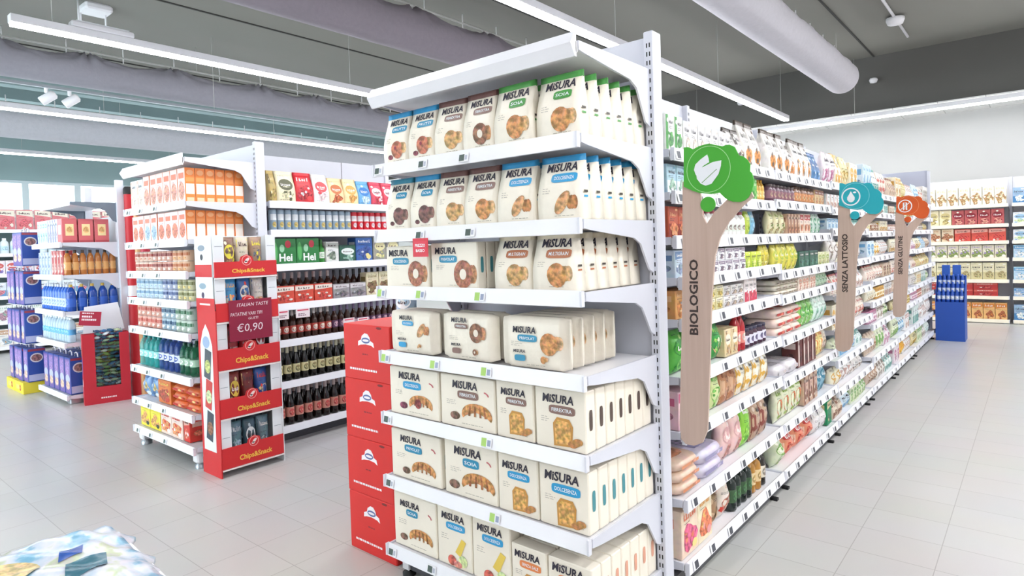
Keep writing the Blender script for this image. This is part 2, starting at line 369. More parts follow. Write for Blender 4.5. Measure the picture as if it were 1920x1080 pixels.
def tag_kit(style):
    if style in TAGK: return TAGK[style]
    mb = MB(); w, h = (.056, .038) if style == 'dark' else (.05, .034)
    mb.box(-w / 2, w / 2, -.003, 0, 0, h, mt('#f3f3f6', .4), .001)
    if style == 'ink': rect(mb, flatF(-.003), -w * .45, w * .1, h * .12, h * .86, mt('#4b5a54'), .0006, 1, 1); rect(mb, flatF(-.003), w * .16, w * .4, h * .2, h * .75, mt('#b9bccb'), .0006, 1, 1)
    elif style == 'green': rect(mb, flatF(-.003), -w * .5, 0, h * .05, h * .95, mt('#a9d06a'), .0006, 1, 1); rect(mb, flatF(-.003), w * .1, w * .42, h * .15, h * .8, mt('#9aa3bd'), .0006, 1, 1)
    else: rect(mb, flatF(-.003), -w * .3, w * .3, h * .1, h * .9, mt('#484a54'), .0006, 1, 1)
    TAGK[style] = Kit('price_tag', [('price_tag', mb.mesh('price_tag'))], w, .003, h, 'price tag'); return TAGK[style]
def price_tag(bay, u, v, z, style, label, group, tilt=-.2):
    place(tag_kit(style), bay.at(u, v, z), bay.rot, label, group, tilt=tilt)
def bracket(mb, u, d, front, m, t=.004, drop=.2):
    P = [(front, 0.004), (d, 0.004), (d, -drop), (d - .035, -drop + .015), (d - .1, -.085), (d - .15, -.062), (front + .04, -.032), (front, -.026)]
    mb.prism(P, lambda a, b, k: (u + (k - .5) * t * 2, a, b), m)
    return mb
def shelf(parent, u0, u1, front, back, z, rail=True, drop=.2, railm=None, brm=None, sides=(0, 1)):
    """one shelf of a unit, in the unit's own frame: u right, v inward"""
    mb = MB(); mb.box(u0, u1, front + .006, back, -.028, -.004, WHITE, .002); mb.box(u0, u1, front, front + .01, -.036, .0, WHITE)
    s = part('shelf', mb, parent); s.location = (0, 0, z)
    if rail:
        rb = MB(); P = [(front - .012, -.044), (front - .008, -.046), (front + .002, .008), (front - .002, .010)]
        rb.prism(P, lambda a, b, k: (u0 + (u1 - u0) * k, a, b), railm or RAILW)
        for e in (u0, u1): rb.box(e - .004, e + .004, front - .014, front + .004, -.044, .008, mt('#dfe0e8', .4, 'plastic'))
        part('price_rail', rb, s)
    for k in sides: part('bracket', bracket(MB(), (u0, u1)[k], back, front + .012, brm or STEEL, drop=drop), s)
    return s
def upright(mb, u, v0, v1, h, m, slots=True, wid=.036):
    mb.box(u - wid / 2, u + wid / 2, v0, v1, 0, h, m, .003)
    if slots:
        z = .06
        while z < h - .03:
            for q in (-.008, .004):
                mb.box(u + q, u + q + .0045, v0 - .0008, v0 + .001, z, z + .017, BLACK)
            z += .034
    return mb

# ================================================================ THE ROOM
X0, X1, Y0, Y1 = -3.2, 12.95, -3.6, 16.5
BX, BZ = 11.8, 3.45                             # dropped bulkhead along the end wall
m, nt, b = nodes_mat('floor_tiles')
tc = nt.nodes.new('ShaderNodeTexCoord'); mp = nt.nodes.new('ShaderNodeMapping'); mp.inputs['Location'].default_value = (-1.0, -.36, 0)
br = nt.nodes.new('ShaderNodeTexBrick'); br.inputs['Scale'].default_value = 1; br.inputs['Brick Width'].default_value = .275; br.inputs['Row Height'].default_value = .33
br.inputs['Mortar Size'].default_value = .0022; br.inputs['Mortar Smooth'].default_value = .4; br.offset = 0
br.inputs['Color1'].default_value = (*lin('#c6c4c1'), 1); br.inputs['Color2'].default_value = (*lin('#cac8c6'), 1); br.inputs['Mortar'].default_value = (*lin('#a5a29f'), 1)
nz = nt.nodes.new('ShaderNodeTexNoise'); nz.inputs['Scale'].default_value = 1.6; nz.inputs['Detail'].default_value = 5
mx = nt.nodes.new('ShaderNodeMix'); mx.data_type = 'RGBA'; mx.blend_type = 'MULTIPLY'; mx.inputs['Factor'].default_value = .14
nt.links.new(tc.outputs['Object'], mp.inputs[0]); nt.links.new(mp.outputs[0], br.inputs['Vector']); nt.links.new(tc.outputs['Object'], nz.inputs['Vector'])
nt.links.new(br.outputs['Color'], mx.inputs['A']); nt.links.new(nz.outputs['Color'], mx.inputs['B']); nt.links.new(mx.outputs['Result'], b.inputs['Base Color'])
b.inputs['Roughness'].default_value = .28; b.inputs['Specular IOR Level'].default_value = .5
struct('floor', MB().box(X0, X1, Y0, Y1, -.08, 0, m))
def plaster(name, h, rough=.8, sc=1.5, amt=.08):
    m, nt, b = nodes_mat(name); tc = nt.nodes.new('ShaderNodeTexCoord'); nz = nt.nodes.new('ShaderNodeTexNoise'); nz.inputs['Scale'].default_value = sc; nz.inputs['Detail'].default_value = 6
    mx = nt.nodes.new('ShaderNodeMix'); mx.data_type = 'RGBA'; c = lin(h); mx.inputs['A'].default_value = (*[v * (1 - amt) for v in c], 1); mx.inputs['B'].default_value = (*[min(1, v * (1 + amt)) for v in c], 1)
    nt.links.new(tc.outputs['Object'], nz.inputs['Vector']); nt.links.new(nz.outputs['Fac'], mx.inputs['Factor']); nt.links.new(mx.outputs['Result'], b.inputs['Base Color']); b.inputs['Roughness'].default_value = rough
    return m
WALLM = plaster('painted_wall', '#bcbcba'); CEILM = plaster('grey_ceiling', '#7f7e78', .75, .8, .06); BEAMM = plaster('dark_grey_paint', '#5c5b58'); TEAL = plaster('grey_green_paint', '#8fa5a6')
SEAM = mt('#3a3a38', .8)
cb = MB(); cb.box(X0, X1, Y0, Y1, CEIL, CEIL + .1, CEILM); struct('ceiling', cb)
for i, y in enumerate((2.05, 4.9, 7.6, 10.4, 13.2)):
    struct('trim_%d' % (i + 1), MB().box(X0, BX, y - .012, y + .012, CEIL - .012, CEIL, SEAM))
for i, y in enumerate((11.6, 12.6, 13.9, 15.2)):
    struct('beam_%d' % (i + 1), MB().box(X0, BX, y - .1, y + .1, CEIL - .32, CEIL, TEAL))
bk = MB(); bk.box(BX, X1, Y0, Y1, BZ + .02, CEIL, BEAMM)
m, nt, b = nodes_mat('white_ceiling_tiles'); tc = nt.nodes.new('ShaderNodeTexCoord'); br = nt.nodes.new('ShaderNodeTexBrick'); br.offset = 0
br.inputs['Scale'].default_value = 1; br.inputs['Brick Width'].default_value = .6; br.inputs['Row Height'].default_value = .6; br.inputs['Mortar Size'].default_value = .006
br.inputs['Color1'].default_value = br.inputs['Color2'].default_value = (*lin('#e9e9e7'), 1); br.inputs['Mortar'].default_value = (*lin('#b9b9b7'), 1)
nt.links.new(tc.outputs['Object'], br.inputs['Vector']); nt.links.new(br.outputs['Color'], b.inputs['Base Color']); b.inputs['Roughness'].default_value = .7
struct('bulkhead_face', bk); struct('bulkhead_ceiling', MB().box(BX, X1, Y0, Y1, BZ, BZ + .02, m))
struct('wall_end', MB().box(X1, X1 + .12, Y0, Y1, 0, CEIL, WALLM))
struct('wall_right', MB().box(X0, X1, Y0 - .12, Y0, 0, CEIL, WALLM))
struct('wall_front', MB().box(X0 - .12, X0, Y0, 4.2, 0, CEIL, WALLM).box(X0 - .12, X0, 15.9, Y1, 0, CEIL, WALLM).box(X0 - .12, X0, 4.2, 15.9, 3.2, CEIL, WALLM))
WZ0, WZ1 = .95, 3.16
lw = MB(); lw.box(X0, X1, Y1, Y1 + .14, 0, WZ0, WALLM); lw.box(X0, X1, Y1, Y1 + .14, WZ1, CEIL, TEAL)
edges = [X0 + .3]
while edges[-1] + .95 < X1: edges.append(edges[-1] + .95)
lw.box(X0, edges[0], Y1, Y1 + .14, WZ0, WZ1, WALLM); lw.box(edges[-1], X1, Y1, Y1 + .14, WZ0, WZ1, WALLM)
struct('wall_left', lw)
gm = bpy.data.materials.new('window_glass'); gm.use_nodes = True; nt = gm.node_tree; nt.nodes.remove(nt.nodes['Principled BSDF'])
tr = nt.nodes.new('ShaderNodeBsdfTransparent'); tr.inputs[0].default_value = (.93, .97, .97, 1); gl = nt.nodes.new('ShaderNodeBsdfGlossy'); gl.inputs['Roughness'].default_value = .02
fr = nt.nodes.new('ShaderNodeFresnel'); ms = nt.nodes.new('ShaderNodeMixShader'); nt.links.new(fr.outputs[0], ms.inputs[0]); nt.links.new(tr.outputs[0], ms.inputs[1]); nt.links.new(gl.outputs[0], ms.inputs[2]); nt.links.new(ms.outputs[0], nt.nodes['Material Output'].inputs[0])
FRM = mt('#b9c6ca', .4, 'metal')
for i in range(len(edges) - 1):
    a, c = edges[i], edges[i + 1]; mb = MB()
    mb.box(a, a + .06, Y1 + .03, Y1 + .1, WZ0, WZ1, FRM); mb.box(c - .06, c, Y1 + .03, Y1 + .1, WZ0, WZ1, FRM)
    mb.box(a + .06, c - .06, Y1 + .03, Y1 + .1, WZ0, WZ0 + .06, FRM); mb.box(a + .06, c - .06, Y1 + .03, Y1 + .1, WZ1 - .06, WZ1, FRM)
    o = struct('window_%d' % (i + 1), mb); p = part('pane', MB().box(a + .06, c - .06, Y1 + .06, Y1 + .066, WZ0 + .06, WZ1 - .06, gm), o)
mb = MB()
for y in (4.2, 5.86, 7.53, 9.2, 10.87, 12.54, 14.21, 15.84): mb.box(X0 - .1, X0 - .02, y, y + .06, 0, 3.2, FRM)
mb.box(X0 - .1, X0 - .02, 4.2, 15.9, 3.14, 3.2, FRM); o = struct('window_40', mb); part('pane', MB().box(X0 - .066, X0 - .06, 4.2, 15.9, .02, 3.14, gm), o)  # unseen shopfront glazing, made wide to send bluish daylight onto the left floor

# ---------------------------------------------------------------- ceiling fittings
WIRE = mt('#c8c8c4', .4, 'metal')
LEDMS = {}
def led(name_label, x0, x1, y0, y1, z, power=1.0):
    """linear lamp between two points on the plan, hung on wires"""
    L = sqrt((x1 - x0) ** 2 + (y1 - y0) ** 2); a = math.atan2(y1 - y0, x1 - x0)
    t = thing('linear_lamp', name_label, 'lamp', (x0, y0, z), a, 'white strip lamps hung below the ceiling')
    part('lamp_housing', MB().box(0, L, -.045, .045, .022, .09, WHITE, .004), t)
    lm = LEDMS.setdefault(power, emit('led_diffuser', '#fbfcff', LED_POWER * power)); part('diffuser', MB().box(.01, L - .01, -.04, .04, 0, .022, lm), t)
    n = max(2, int(L / 2.2)); top = CEIL - z if x1 < BX - .2 and abs(x1 - x0) > .5 else CEIL - z
    for i in range(n):
        x = .3 + (L - .6) * i / (n - 1); part('suspension_wire', MB().tube([(x, 0, .09), (x, 0, top)], .003, WIRE, 4), t)
led('long strip lamp above the front display shelves', -2.6, 11.2, 3.25, 3.25, 3.40)
led('strip lamp whose near end hangs over the aisle before the red snack tower', 1.42, 11.2, 6.50, 6.50, 3.40, .8)
led('strip lamp under the pale duct behind the snack tower aisle', -2.2, 11.2, 10.05, 10.05, 3.38, .8)
led('strip lamp closest to the windows on the far side', -2.2, 11.2, 14.3, 14.3, 3.40, .7)
led('strip lamp over the wide aisle beside the wooden signs', -2.6, 11.0, -.55, -.55, 3.40, .95)
led('added unseen strip lamp brightening the wide aisle', -2.6, 11.0, -2.6, -2.6, 3.40, 1.5)  # added lamp line out of view, brightens the wide aisle floor
led('strip lamp running crosswise below the dark bulkhead at the end wall', 11.72, 11.72, -3.4, 16.2, 3.33, .6)
def duct(y, z, r, x0, x1, h, label, seed, sag=.25):
    rng = random.Random(seed); fab = mt(h, .85, 'film'); mb = MB(); n = 48; rs = []; x = x0
    drape = [rng.uniform(0, 2 * pi) for _ in range(4)]
    while x <= x1 + 1e-6:
        P = 1.05; ph = (x - x0) / P + .1 * sin(x * 1.9 + drape[0]); fx = ((ph + .5) % 1 - .5) * P; q = .5 - .5 * cos(2 * pi * ph); ring = []     # fx: distance to the nearest gathered hook
        for i in range(n):
            a = 2 * pi * i / n - pi / 2; up = max(0, sin(a)); fy = r * abs(pi / 2 - (a if a < pi / 2 else pi - a)); rho = sqrt(fx * fx + fy * fy); phi = math.atan2(fx, fy + .02)
            fold = .26 * cos(phi * 8 + drape[1]) * math.exp(-rho / (.9 * r)) * min(1, rho / .05) + .10 * sin(2 * pi * (fy + .55 * r * (1 - (2 * fx / P) ** 2)) / (.42 * r) + drape[2]) * q * up ** .7 + .03 * sin(11 * x + 7 * a + drape[3])
            rr = r * (1 - sag * 1.1 * q * up ** 2.5 + sag * 2.6 * fold * max(.12, min(1, up * 1.6 + .15)))
            ring.append((x, rr * cos(a), rr * sin(a)))
        rs.append(ring); x += (x1 - x0) / 420
    mb.rings(rs, fab); t = thing('fabric_duct', label, 'duct', (0, y, z), 0, 'fabric air ducts under the ceiling')
    part('duct_sleeve', mb, t); cap = MB(); cap.rings([[(x1 + .001, p[1], p[2]) for p in rs[-1]], [(x1 + .05, p[1] * .75, p[2] * .75) for p in rs[-1]], [(x1 + .065, p[1] * .3, p[2] * .3) for p in rs[-1]]], fab)
    part('end_cap', cap, t)
    rb = MB(); rb.tube([(x0, 0, r + .05), (x1, 0, r + .05)], .012, WIRE, 6); part('support_rail', rb, t)
    x = x0 + .05
    while x < x1: part('hook', MB().tube([(x, 0, r * .9), (x, 0, r + .16)], .008, mt('#eeeeee', .4, 'plastic'), 5), t); x += .62
    for e in (x0 + .4, (x0 + x1) / 2, x1 - .3): part('suspension_wire', MB().tube([(e, 0, r + .05), (e, 0, CEIL - z)], .003, WIRE, 4), t)
duct(2.22, 3.77, .23, -2.5, 10.35, '#cdcad1', 'smooth pale fabric duct with closed rounded end above the wide aisle', 1, .12)
duct(5.35, 3.88, .235, -2.5, 10.6, '#877f88', 'purple grey sagging fabric duct above the front display', 2, .28)
duct(9.0, 3.76, .2, -2.5, 10.6, '#96949d', 'dark grey wrinkled fabric duct between the two strip lamps', 3, .42)
duct(11.9, 3.56, .24, -2.5, 10.6, '#b4b6bd', 'pale grey fabric duct over the strip lamp near the windows', 4, .1)
t = thing('sensor_rail', 'white ceiling conduit with a round smoke sensor over the wide aisle', 'conduit', (0, 1.455, CEIL))
part('conduit_tube', MB().tube([(3.0, 0, -.03), (10.9, 0, -.03)], .018, WHITE, 8), t)
part('smoke_sensor', MB().lathe([(.05, -.12), (.09, -.11), (.11, -.06), (.11, -.03), (.04, -.01)], WHITE, 16, 9.85, 0), t)
t = thing('spotlight_track', 'thin grey track below the wrinkled duct carrying two white spotlights', 'track', (0, 8.42, 3.36))
part('track_bar', MB().box(-2, 10.5, -.018, .018, 0, .03, mt('#8b9298', .4, 'metal')), t)
for x in (0, 4, 9): part('suspension_wire', MB().tube([(x, 0, .03), (x, 0, CEIL - 3.36)], .003, WIRE, 4), t)
for i, (x, lb) in enumerate(((2.14, 'tilted white spotlight, first of the pair clipped to the thin track'), (2.36, 'tilted white spotlight, second of the pair clipped to the thin track'))):
    s = thing('spotlight', lb, 'spotlight', (x, 8.42, 3.357), 0, 'white track spotlights')
    part('mount', MB().lathe([(.02, -.05), (.02, 0)], WHITE, 8), s); mb = MB(); mb.lathe([(.045, -.09), (.05, -.08), (.05, .06), (.03, .08)], WHITE, 14); o = part('lamp_head', mb, s); o.location = (.02, 0, -.1); o.rotation_euler = (0.3, .9, 0)
t = thing('access_point', 'white box with dangling rods fixed to the ceiling', 'ceiling device', (2.62, 8.3, CEIL))
part('housing', MB().box(-.14, .14, -.14, .14, -.08, 0, WHITE, .02), t)
for q in ((-.2, -.1), (-.12, .1), (.1, 0)): part('rod', MB().tube([(q[0], q[1], 0), (q[0], q[1], -.3)], .01, WHITE, 6), t)
t = thing('emergency_light', 'flat white emergency light on top of the strip lamp', 'lamp', (2.05, 6.50, 3.492)); part('housing', MB().box(-.2, .3, -.05, .05, 0, .05, WHITE, .01), t); part('lens', MB().box(-.16, .26, -.04, .04, .05, .062, mt('#dfe3e6', .2, 'plastic')), t)
for i, (x, y, lb) in enumerate(((11.72, 2.05, 'small round white sensor on the dark bulkhead beside the pale duct end'), (11.72, 4.2, 'small round white sensor on the dark bulkhead above the front display'))):
    s = thing('bulkhead_sensor', lb, 'sensor', (x, y, 3.95), 0, 'round sensors on the bulkhead'); part('arm', MB().tube([(.08, 0, .0), (0, 0, 0)], .012, WHITE, 6), s); part('dome', MB().lathe([(.01, -.05), (.05, -.04), (.065, 0), (.05, .03), (.01, .035)], WHITE, 12), s)

# ================================================================ FRONT DISPLAY (end unit of the long gondola)
FD = Bay(1.75, 2.235, -pi / 2, 'front display')
LV = [1.812, 1.528, 1.285, 1.003, .735, .455, .150]; LN = ['top', 'second', 'third', 'fourth', 'fifth', 'sixth', 'bottom']
t = thing('end_shelving_unit', 'white metal end display holding cream biscuit packs at the aisle corner', 'shelving', (1.75, 2.235, 0), -pi / 2)
for u in (.012, 1.075): part('upright', upright(MB(), u, .5, .57, 2.265, STEEL, True, .04), t)
pb = MB(); zz = .05
while zz < 2.2: pb.box(.034, 1.044, .525, .54, zz, min(zz + .398, 2.25), STEEL); zz += .4
part('back_panel', pb, t)
for i, z in enumerate(LV): shelf(t, .01, 1.073, .0, .5, z, True, .2 if i < 6 else .1)
cs = shelf(t, .01, 1.073, .0, .5, 2.115, False, .22); cs.name = 'canopy'
part('canopy_lip', MB().prism([(-.006, -.05), (.004, -.05), (.004, .03), (-.006, .03), (-.03, -.01)], lambda a, b, k: (.01 + 1.063 * k, a, b), RAILW), cs)
part('base_frame', MB().box(.04, 1.03, .06, .5, .03, .1, mt('#4a4a50', .5, 'metal')), t)
for u in (.06, 1.01):
    part('foot', MB().box(u - .02, u + .02, .05, .09, .03, .11, WHITE).lathe([(.03, 0), (.03, .012), (.012, .02), (.012, .04)], BLACK, 10, u, .07), t)
CREAM = '#f4ecdc'; NAVY = mt('#2c2838', .5)
def pic(mb, F, kind, cx, cz, r, e=.001):
    if kind in ('cookie', 'oat', 'choc', 'berry'):
        c = {'cookie': '#c98b4e', 'oat': '#c79a5f', 'choc': '#6e4038', 'berry': '#b9694a'}[kind]
        for i in range(3): oval(mb, F, cx + r * (1.15 - .25 * i), cz + r * .15, r * .42, r * .62, mt(['#d9b184', '#cf9f6c', '#c48f5c'][i] if kind != 'choc' else '#7d5048', .5, 'photo'), e + .0003 * i)
        oval(mb, F, cx, cz, r * .95, r, mt(c, .5, 'photo'), e + .0012)
        if kind == 'berry': oval(mb, F, cx - r * 1.25, cz - r * .75, r * .45, r * .28, mt('#7a2437', .4, 'photo'), e); oval(mb, F, cx - r * .2, cz + .2 * r, r * .2, r * .2, mt('#8c2a3c'), e + .002)
        if kind == 'choc': oval(mb, F, cx - r * 1.3, cz - r * .8, r * .4, r * .25, mt('#5b2b2a', .4, 'photo'), e)
    elif kind in ('donut', 'cocoa'):
        for i in range(3): oval(mb, F, cx + r * (1.1 - .2 * i), cz, r * .34, r * .72, mt('#c08457', .5, 'photo'), e + .0003 * i)
        oval(mb, F, cx, cz, r, r * 1.1, mt('#a5664a' if kind == 'donut' else '#8a5a3c', .5, 'photo'), e + .0012); oval(mb, F, cx, cz, r * .36, r * .42, mt('#f1e7d6'), e + .0018)
    elif kind in ('croissant', 'jam'):
        up = [(cx + r * 1.5 * cos(pi - a), cz + r * .95 * sin(a) ** .8 - .1 * r) for a in [pi * i / 14 for i in range(15)]]
        dn = [(cx + r * 1.5 * cos(a), cz - r * .1 - r * .32 * (1 - (2 * a / pi - 1) ** 2) * -1 - r * .45 * abs(2 * a / pi - 1)) for a in [pi * i / 8 for i in range(1, 8)]]
        poly(mb, F, up + dn, mt('#c98d4c', .5, 'photo'), e + .001)
        for q in (-.75, -.2, .35, .85): poly(mb, F, [(cx + r * (q - .07), cz - r * .1), (cx + r * (q + .12), cz - r * .1), (cx + r * (q * .85 + .1), cz + r * .68), (cx + r * (q * .85 - .06), cz + r * .68)], mt('#a2622d', .5, 'photo'), e + .0016)
        if kind == 'jam': oval(mb, F, cx - r * .3, cz + r * .1, r * .4, r * .42, mt('#8c2d2a', .4, 'photo'), e + .002)
        oval(mb, F, cx - r * 2.2, cz - r * .25, r * .5, r * .3, mt({'jam': '#7c2c48'}.get(kind, '#7a5a44'), .5, 'photo'), e + .001)
    elif kind == 'rusk':
        poly(mb, F, [(cx - r * .8, cz - r), (cx + r * .75, cz - r * .9), (cx + r * .85, cz + r * .5), (cx + r * .55, cz + r), (cx - r * .5, cz + r * 1.05), (cx - r * .85, cz + r * .6)], mt('#c99246', .5), e + .0008)
        poly(mb, F, [(cx - r * .65, cz - r * .85), (cx + r * .6, cz - r * .75), (cx + r * .7, cz + r * .4), (cx + r * .45, cz + r * .82), (cx - r * .42, cz + r * .88), (cx - r * .7, cz + r * .5)], mt('#dda95a', .5, 'photo'), e + .0014)
        for i in range(3): oval(mb, F, cx + r * (.8 + .22 * i), cz - r * (.7 - .12 * i), r * .42, r * .24, mt('#b98345', .5, 'photo'), e + .0018)
    elif kind == 'fruit':
        poly(mb, F, [(cx - r * .3, cz), (cx + r * .5, cz + r * 1.3), (cx + r * 1.0, cz + r * 1.1), (cx + r * .3, cz - r * .3)], mt('#e8c957', .5), e + .001)
        oval(mb, F, cx - r * .7, cz - r * .8, r * .5, r * .45, mt('#c75a4c', .5, 'photo'), e + .0014); oval(mb, F, cx + r * .6, cz - r * .6, r * .5, r * .5, mt('#cfe0a0', .5, 'photo'), e + .0018); oval(mb, F, cx, cz - r * 1.0, r * .5, r * .3, mt('#d98a7a', .5, 'photo'), e + .002)
    elif kind == 'bar':
        oval(mb, F, cx, cz, r * 1.1, r * .5, mt('#cf9a66', .5, 'photo'), e + .001, rot=.9)
        for i in range(3): oval(mb, F, cx + r * (.7 + .25 * i), cz, r * .3, r * .55, mt('#b5743f', .5, 'photo'), e + .0004 * i)
BADGE = {'blue': '#2b9ed3', 'teal': '#2b8fb5', 'brown': '#8a6a60', 'green': '#4d9a4a', 'tan': '#b8714a', 'orange': '#ea8a4d'}
def printer(badge, btxt, pk, box=False, px=.1, pz=.28, pr=.22, lx=-.34, lw_=.72, lz=.755, twice=False, mark=False):
    def P(mb, F, w, d, h):
        rng = random.Random(len(badge) * 7 + len(pk)); bm = mt(BADGE[badge], .4); wt = mt('#f3fbff', .5)
        lh = lw_ * w * .2; text(mb, F, 'MiSURA', lx * w, lz * h, lw_ * w, lh * 1.15, NAVY, .002, .028, .12)
        bw = lw_ * w * (.3 if len(btxt) < 6 else .42); bx = lx * w + lw_ * w * .62; bz = lz * h - lh * .85
        oval(mb, F, bx, bz, bw, lh * .6, bm, .0016, 20, .45); text(mb, F, btxt, bx - bw * .76, bz - lh * .24, bw * 1.52, lh * .48, wt, .0026, .012)
        pic(mb, F, pk, px * w, pz * h, pr * w * (1.22 if box else 1.08), .001)
        lines(mb, F, -w * .38, h * .5, w * .22, 3, mt('#b9b1a6'), rng, h * .035, h * .01)
        lines(mb, F, -w * .1, h * .08, w * .5, 1, mt('#b0a898'), rng)
        if mark:
            vs = [(w * (.3 + .11 * sin(a)), h * (.66 + .1 * cos(a))) for a in (.2, .6, 1.0, 1.4)] + [(w * (.3 + .085 * sin(a)), h * (.66 + .075 * cos(a))) for a in (1.4, 1.0, .6, .2)]
            poly(mb, F, vs, mt('#c9656c'), .0012)
        if twice: text(mb, F, 'MiSURA', -.34 * w, .3 * h, .22 * w, .06 * h, NAVY, .002, .028, .12); oval(mb, F, -.22 * w, .2 * h, .1 * w, .06 * h, bm, .0016, 16, .5); pic(mb, F, pk, .2 * w, .2 * h, pr * w * .4, .001)
        # small badge on the side that meets the aisle
        xs = w / 2 * (1 - .03) - (0 if box else min(.03, w * .18) * .35); 
        G = lambda y, z, e=0: (w / 2 + e + .0005 if box else w / 2 * .985 + e, y, z)
        if box: oval(mb, G, 0, h * .52, d * .17, h * .17, mt({'brown': '#55463f', 'blue': '#4a8f98', 'teal': '#4a8f98', 'orange': '#e0a48a'}.get(badge, BADGE[badge])), .0008, 14, .5)
        else:
            for yy, zz, hh in ((-.02, .42, .035), (-.018, .35, .03)): rect(mb, G, d * yy - .012, d * yy + .012, h * zz, h * (zz + hh), mt('#4a443e') if zz > .4 else bm, .001, 1, 1)
    return P
BAGC = {'blue': '#2f93c8', 'brown': '#6d4a46', 'green': '#4d9a4a', 'tan': '#e4dac2', 'teal': '#2f86a2'}
def biscuit(top, badge, btxt, pk, w=.158, h=.228, **kw):
    return k_bag(w, .085, h, (CREAM, BAGC[top]), 1, 'B', BAGC[top], 'biscuit_bag', 'biscuit bag', None) if False else _bag(top, badge, btxt, pk, w, h, kw)
def _bag(top, badge, btxt, pk, w, h, kw):
    key = ('hero', top, badge, btxt, pk, w, h)
    if key not in KC:
        d = .064; F, ring, yf, yb = bag_geo(w, d, h, .028); film = mt(CREAM, .38, 'film'); mb = MB()
        mb.rings([ring(q) for q in (0, .04, .12, .25, .38, .5, .62, .74, .83, .9)], film); printer(badge, btxt, pk, **kw)(mb, F, w, d, h)
        st = MB(); st.rings([ring(.9), ring(.95), ring(.998)], mt(BAGC[top], .36, 'film'), close=(False, True))
        KC[key] = Kit('biscuit_bag', [('bag_body', mb.mesh('biscuit_bag_body')), ('top_seal', st.mesh('biscuit_bag_seal'), None, {'tan': 'cream'}.get(top, top) + ' sealed top strip')], w, d, h, 'biscuit bag')
    return KC[key]
def carton(badge, btxt, pk, w, h, d=.0615, **kw):
    key = ('herobox', badge, btxt, pk, w, h, d)
    if key not in KC:
        mb = MB(); mb.box(-w / 2, w / 2, -d / 2, d / 2, 0, h, mt(CREAM, .42), .004); printer(badge, btxt, pk, True, **kw)(mb, flatF(-d / 2), w, d, h)
        KC[key] = Kit('biscuit_box', [('biscuit_box', mb.mesh('biscuit_box'))], w, d, h, 'biscuit box')
    return KC[key]
def flowpack(badge, btxt, pk, w, h, d=.062, **kw):
    key = ('flow', badge, btxt, pk, w, h)
    if key not in KC:
        mb = MB(); film = mt(CREAM, .32, 'film')
        def sec(x):
            q = abs(2 * x / w); k = max(.1, 1 - max(0, (q - .72) / .28) ** 1.6); rf = .01 * sin(x * 190) * (1 if q > .8 else .15)
            return [(x, k * d / 2 * math.copysign(abs(cos(a)) ** .5, cos(a)) + rf, h / 2 + h / 2 * (1 - .12 * (1 - k)) * math.copysign(abs(sin(a)) ** .4, sin(a))) for a in [2 * pi * i / 14 for i in range(14)]]
        mb.rings([sec(w * (i / 22 - .5)) for i in range(23)], film)
        printer(badge, btxt, pk, True, **kw)(mb, lambda x, z, e=0: (x, -d / 2 - e - .002, z), w * .82, d, h)
        KC[key] = Kit('flow_pack', [('flow_pack', mb.mesh('flow_pack'))], w, d, h, 'biscuit pack')
    return KC[key]
LAST = ('', 9)
def row(k, yl, yr, lvl, desc, n=1, x=1.775, turn=0, step=None, tilt=0, lab='', dz=0):
    """hero pack standing between world y yl and yr on a shelf of the front display, n deep"""
    z = LV[LN.index(lvl)] + .001 + dz; c = min(max((yl + yr) / 2, 1.172 + k.w / 2), 2.216 - k.w / 2)
    global LAST
    if LAST[0] == lvl: c = min(c, LAST[1] - k.w / 2 - .002)
    LAST = (lvl, c - k.w / 2)
    for r in range(n):
        far = ['foremost', 'second back', 'third back', 'fourth back', 'fifth back', 'sixth back', 'seventh back'][r]
        place(k, (x - k.y0 + r * (k.d + .002), c, z), -pi / 2 + turn * (1 if r == 0 else 0),
              '%s, %s, %s shelf of front display' % (desc, far, lvl), '%s row on the %s shelf of the front display' % (desc.split(',')[0], lvl))
B = biscuit
row(B('blue', 'teal', 'FRUTTI', 'berry'), 2.204, 2.044, 'top', 'blue-topped berry biscuit bag, end of shelf', 2, lab='')
row(B('blue', 'teal', 'FRUTTI', 'berry'), 2.042, 1.882, 'top', 'blue-topped berry biscuit bag, one in from the end', 2)
row(B('brown', 'brown', 'FIBREXTRA', 'oat'), 1.879, 1.717, 'top', 'brown-topped nut cluster biscuit bag', 2, turn=.06)
row(B('brown', 'brown', 'FIBREXTRA', 'cocoa'), 1.713, 1.553, 'top', 'brown-topped ring biscuit bag', 2, x=1.768)
row(B('green', 'green', 'SOIA', 'cookie', .18), 1.549, 1.367, 'top', 'green-topped biscuit bag beside the brown-topped one', 2, x=1.762, turn=-.03)
row(B('green', 'green', 'SOIA', 'cookie', .179), 1.36, 1.178, 'top', 'green-topped biscuit bag by the bracket', 6, x=1.775, step=.077, tilt=-.05)
row(B('teal', 'teal', 'SOIA', 'choc'), 2.205, 2.045, 'second', 'teal-topped chocolate biscuit bag, end of shelf', 2)
row(B('blue', 'teal', 'SOIA', 'choc'), 2.042, 1.885, 'second', 'blue-topped chocolate biscuit bag', 2)
row(B('brown', 'brown', 'FIBREXTRA', 'oat'), 1.882, 1.722, 'second', 'brown-topped oat biscuit bag', 2, turn=.05)
row(B('brown', 'brown', 'FIBREXTRA', 'cookie', .168), 1.718, 1.55, 'second', 'brown-topped round biscuit bag', 2, x=1.77)
row(B('blue', 'blue', 'DOLCESENZA', 'bar', .172), 1.545, 1.372, 'second', 'bright blue-topped biscuit bag', 2, x=1.765)
row(B('blue', 'blue', 'DOLCESENZA', 'bar', .182), 1.36, 1.178, 'second', 'bright blue-topped wide biscuit bag by the bracket', 6, x=1.77, step=.077, tilt=-.04)
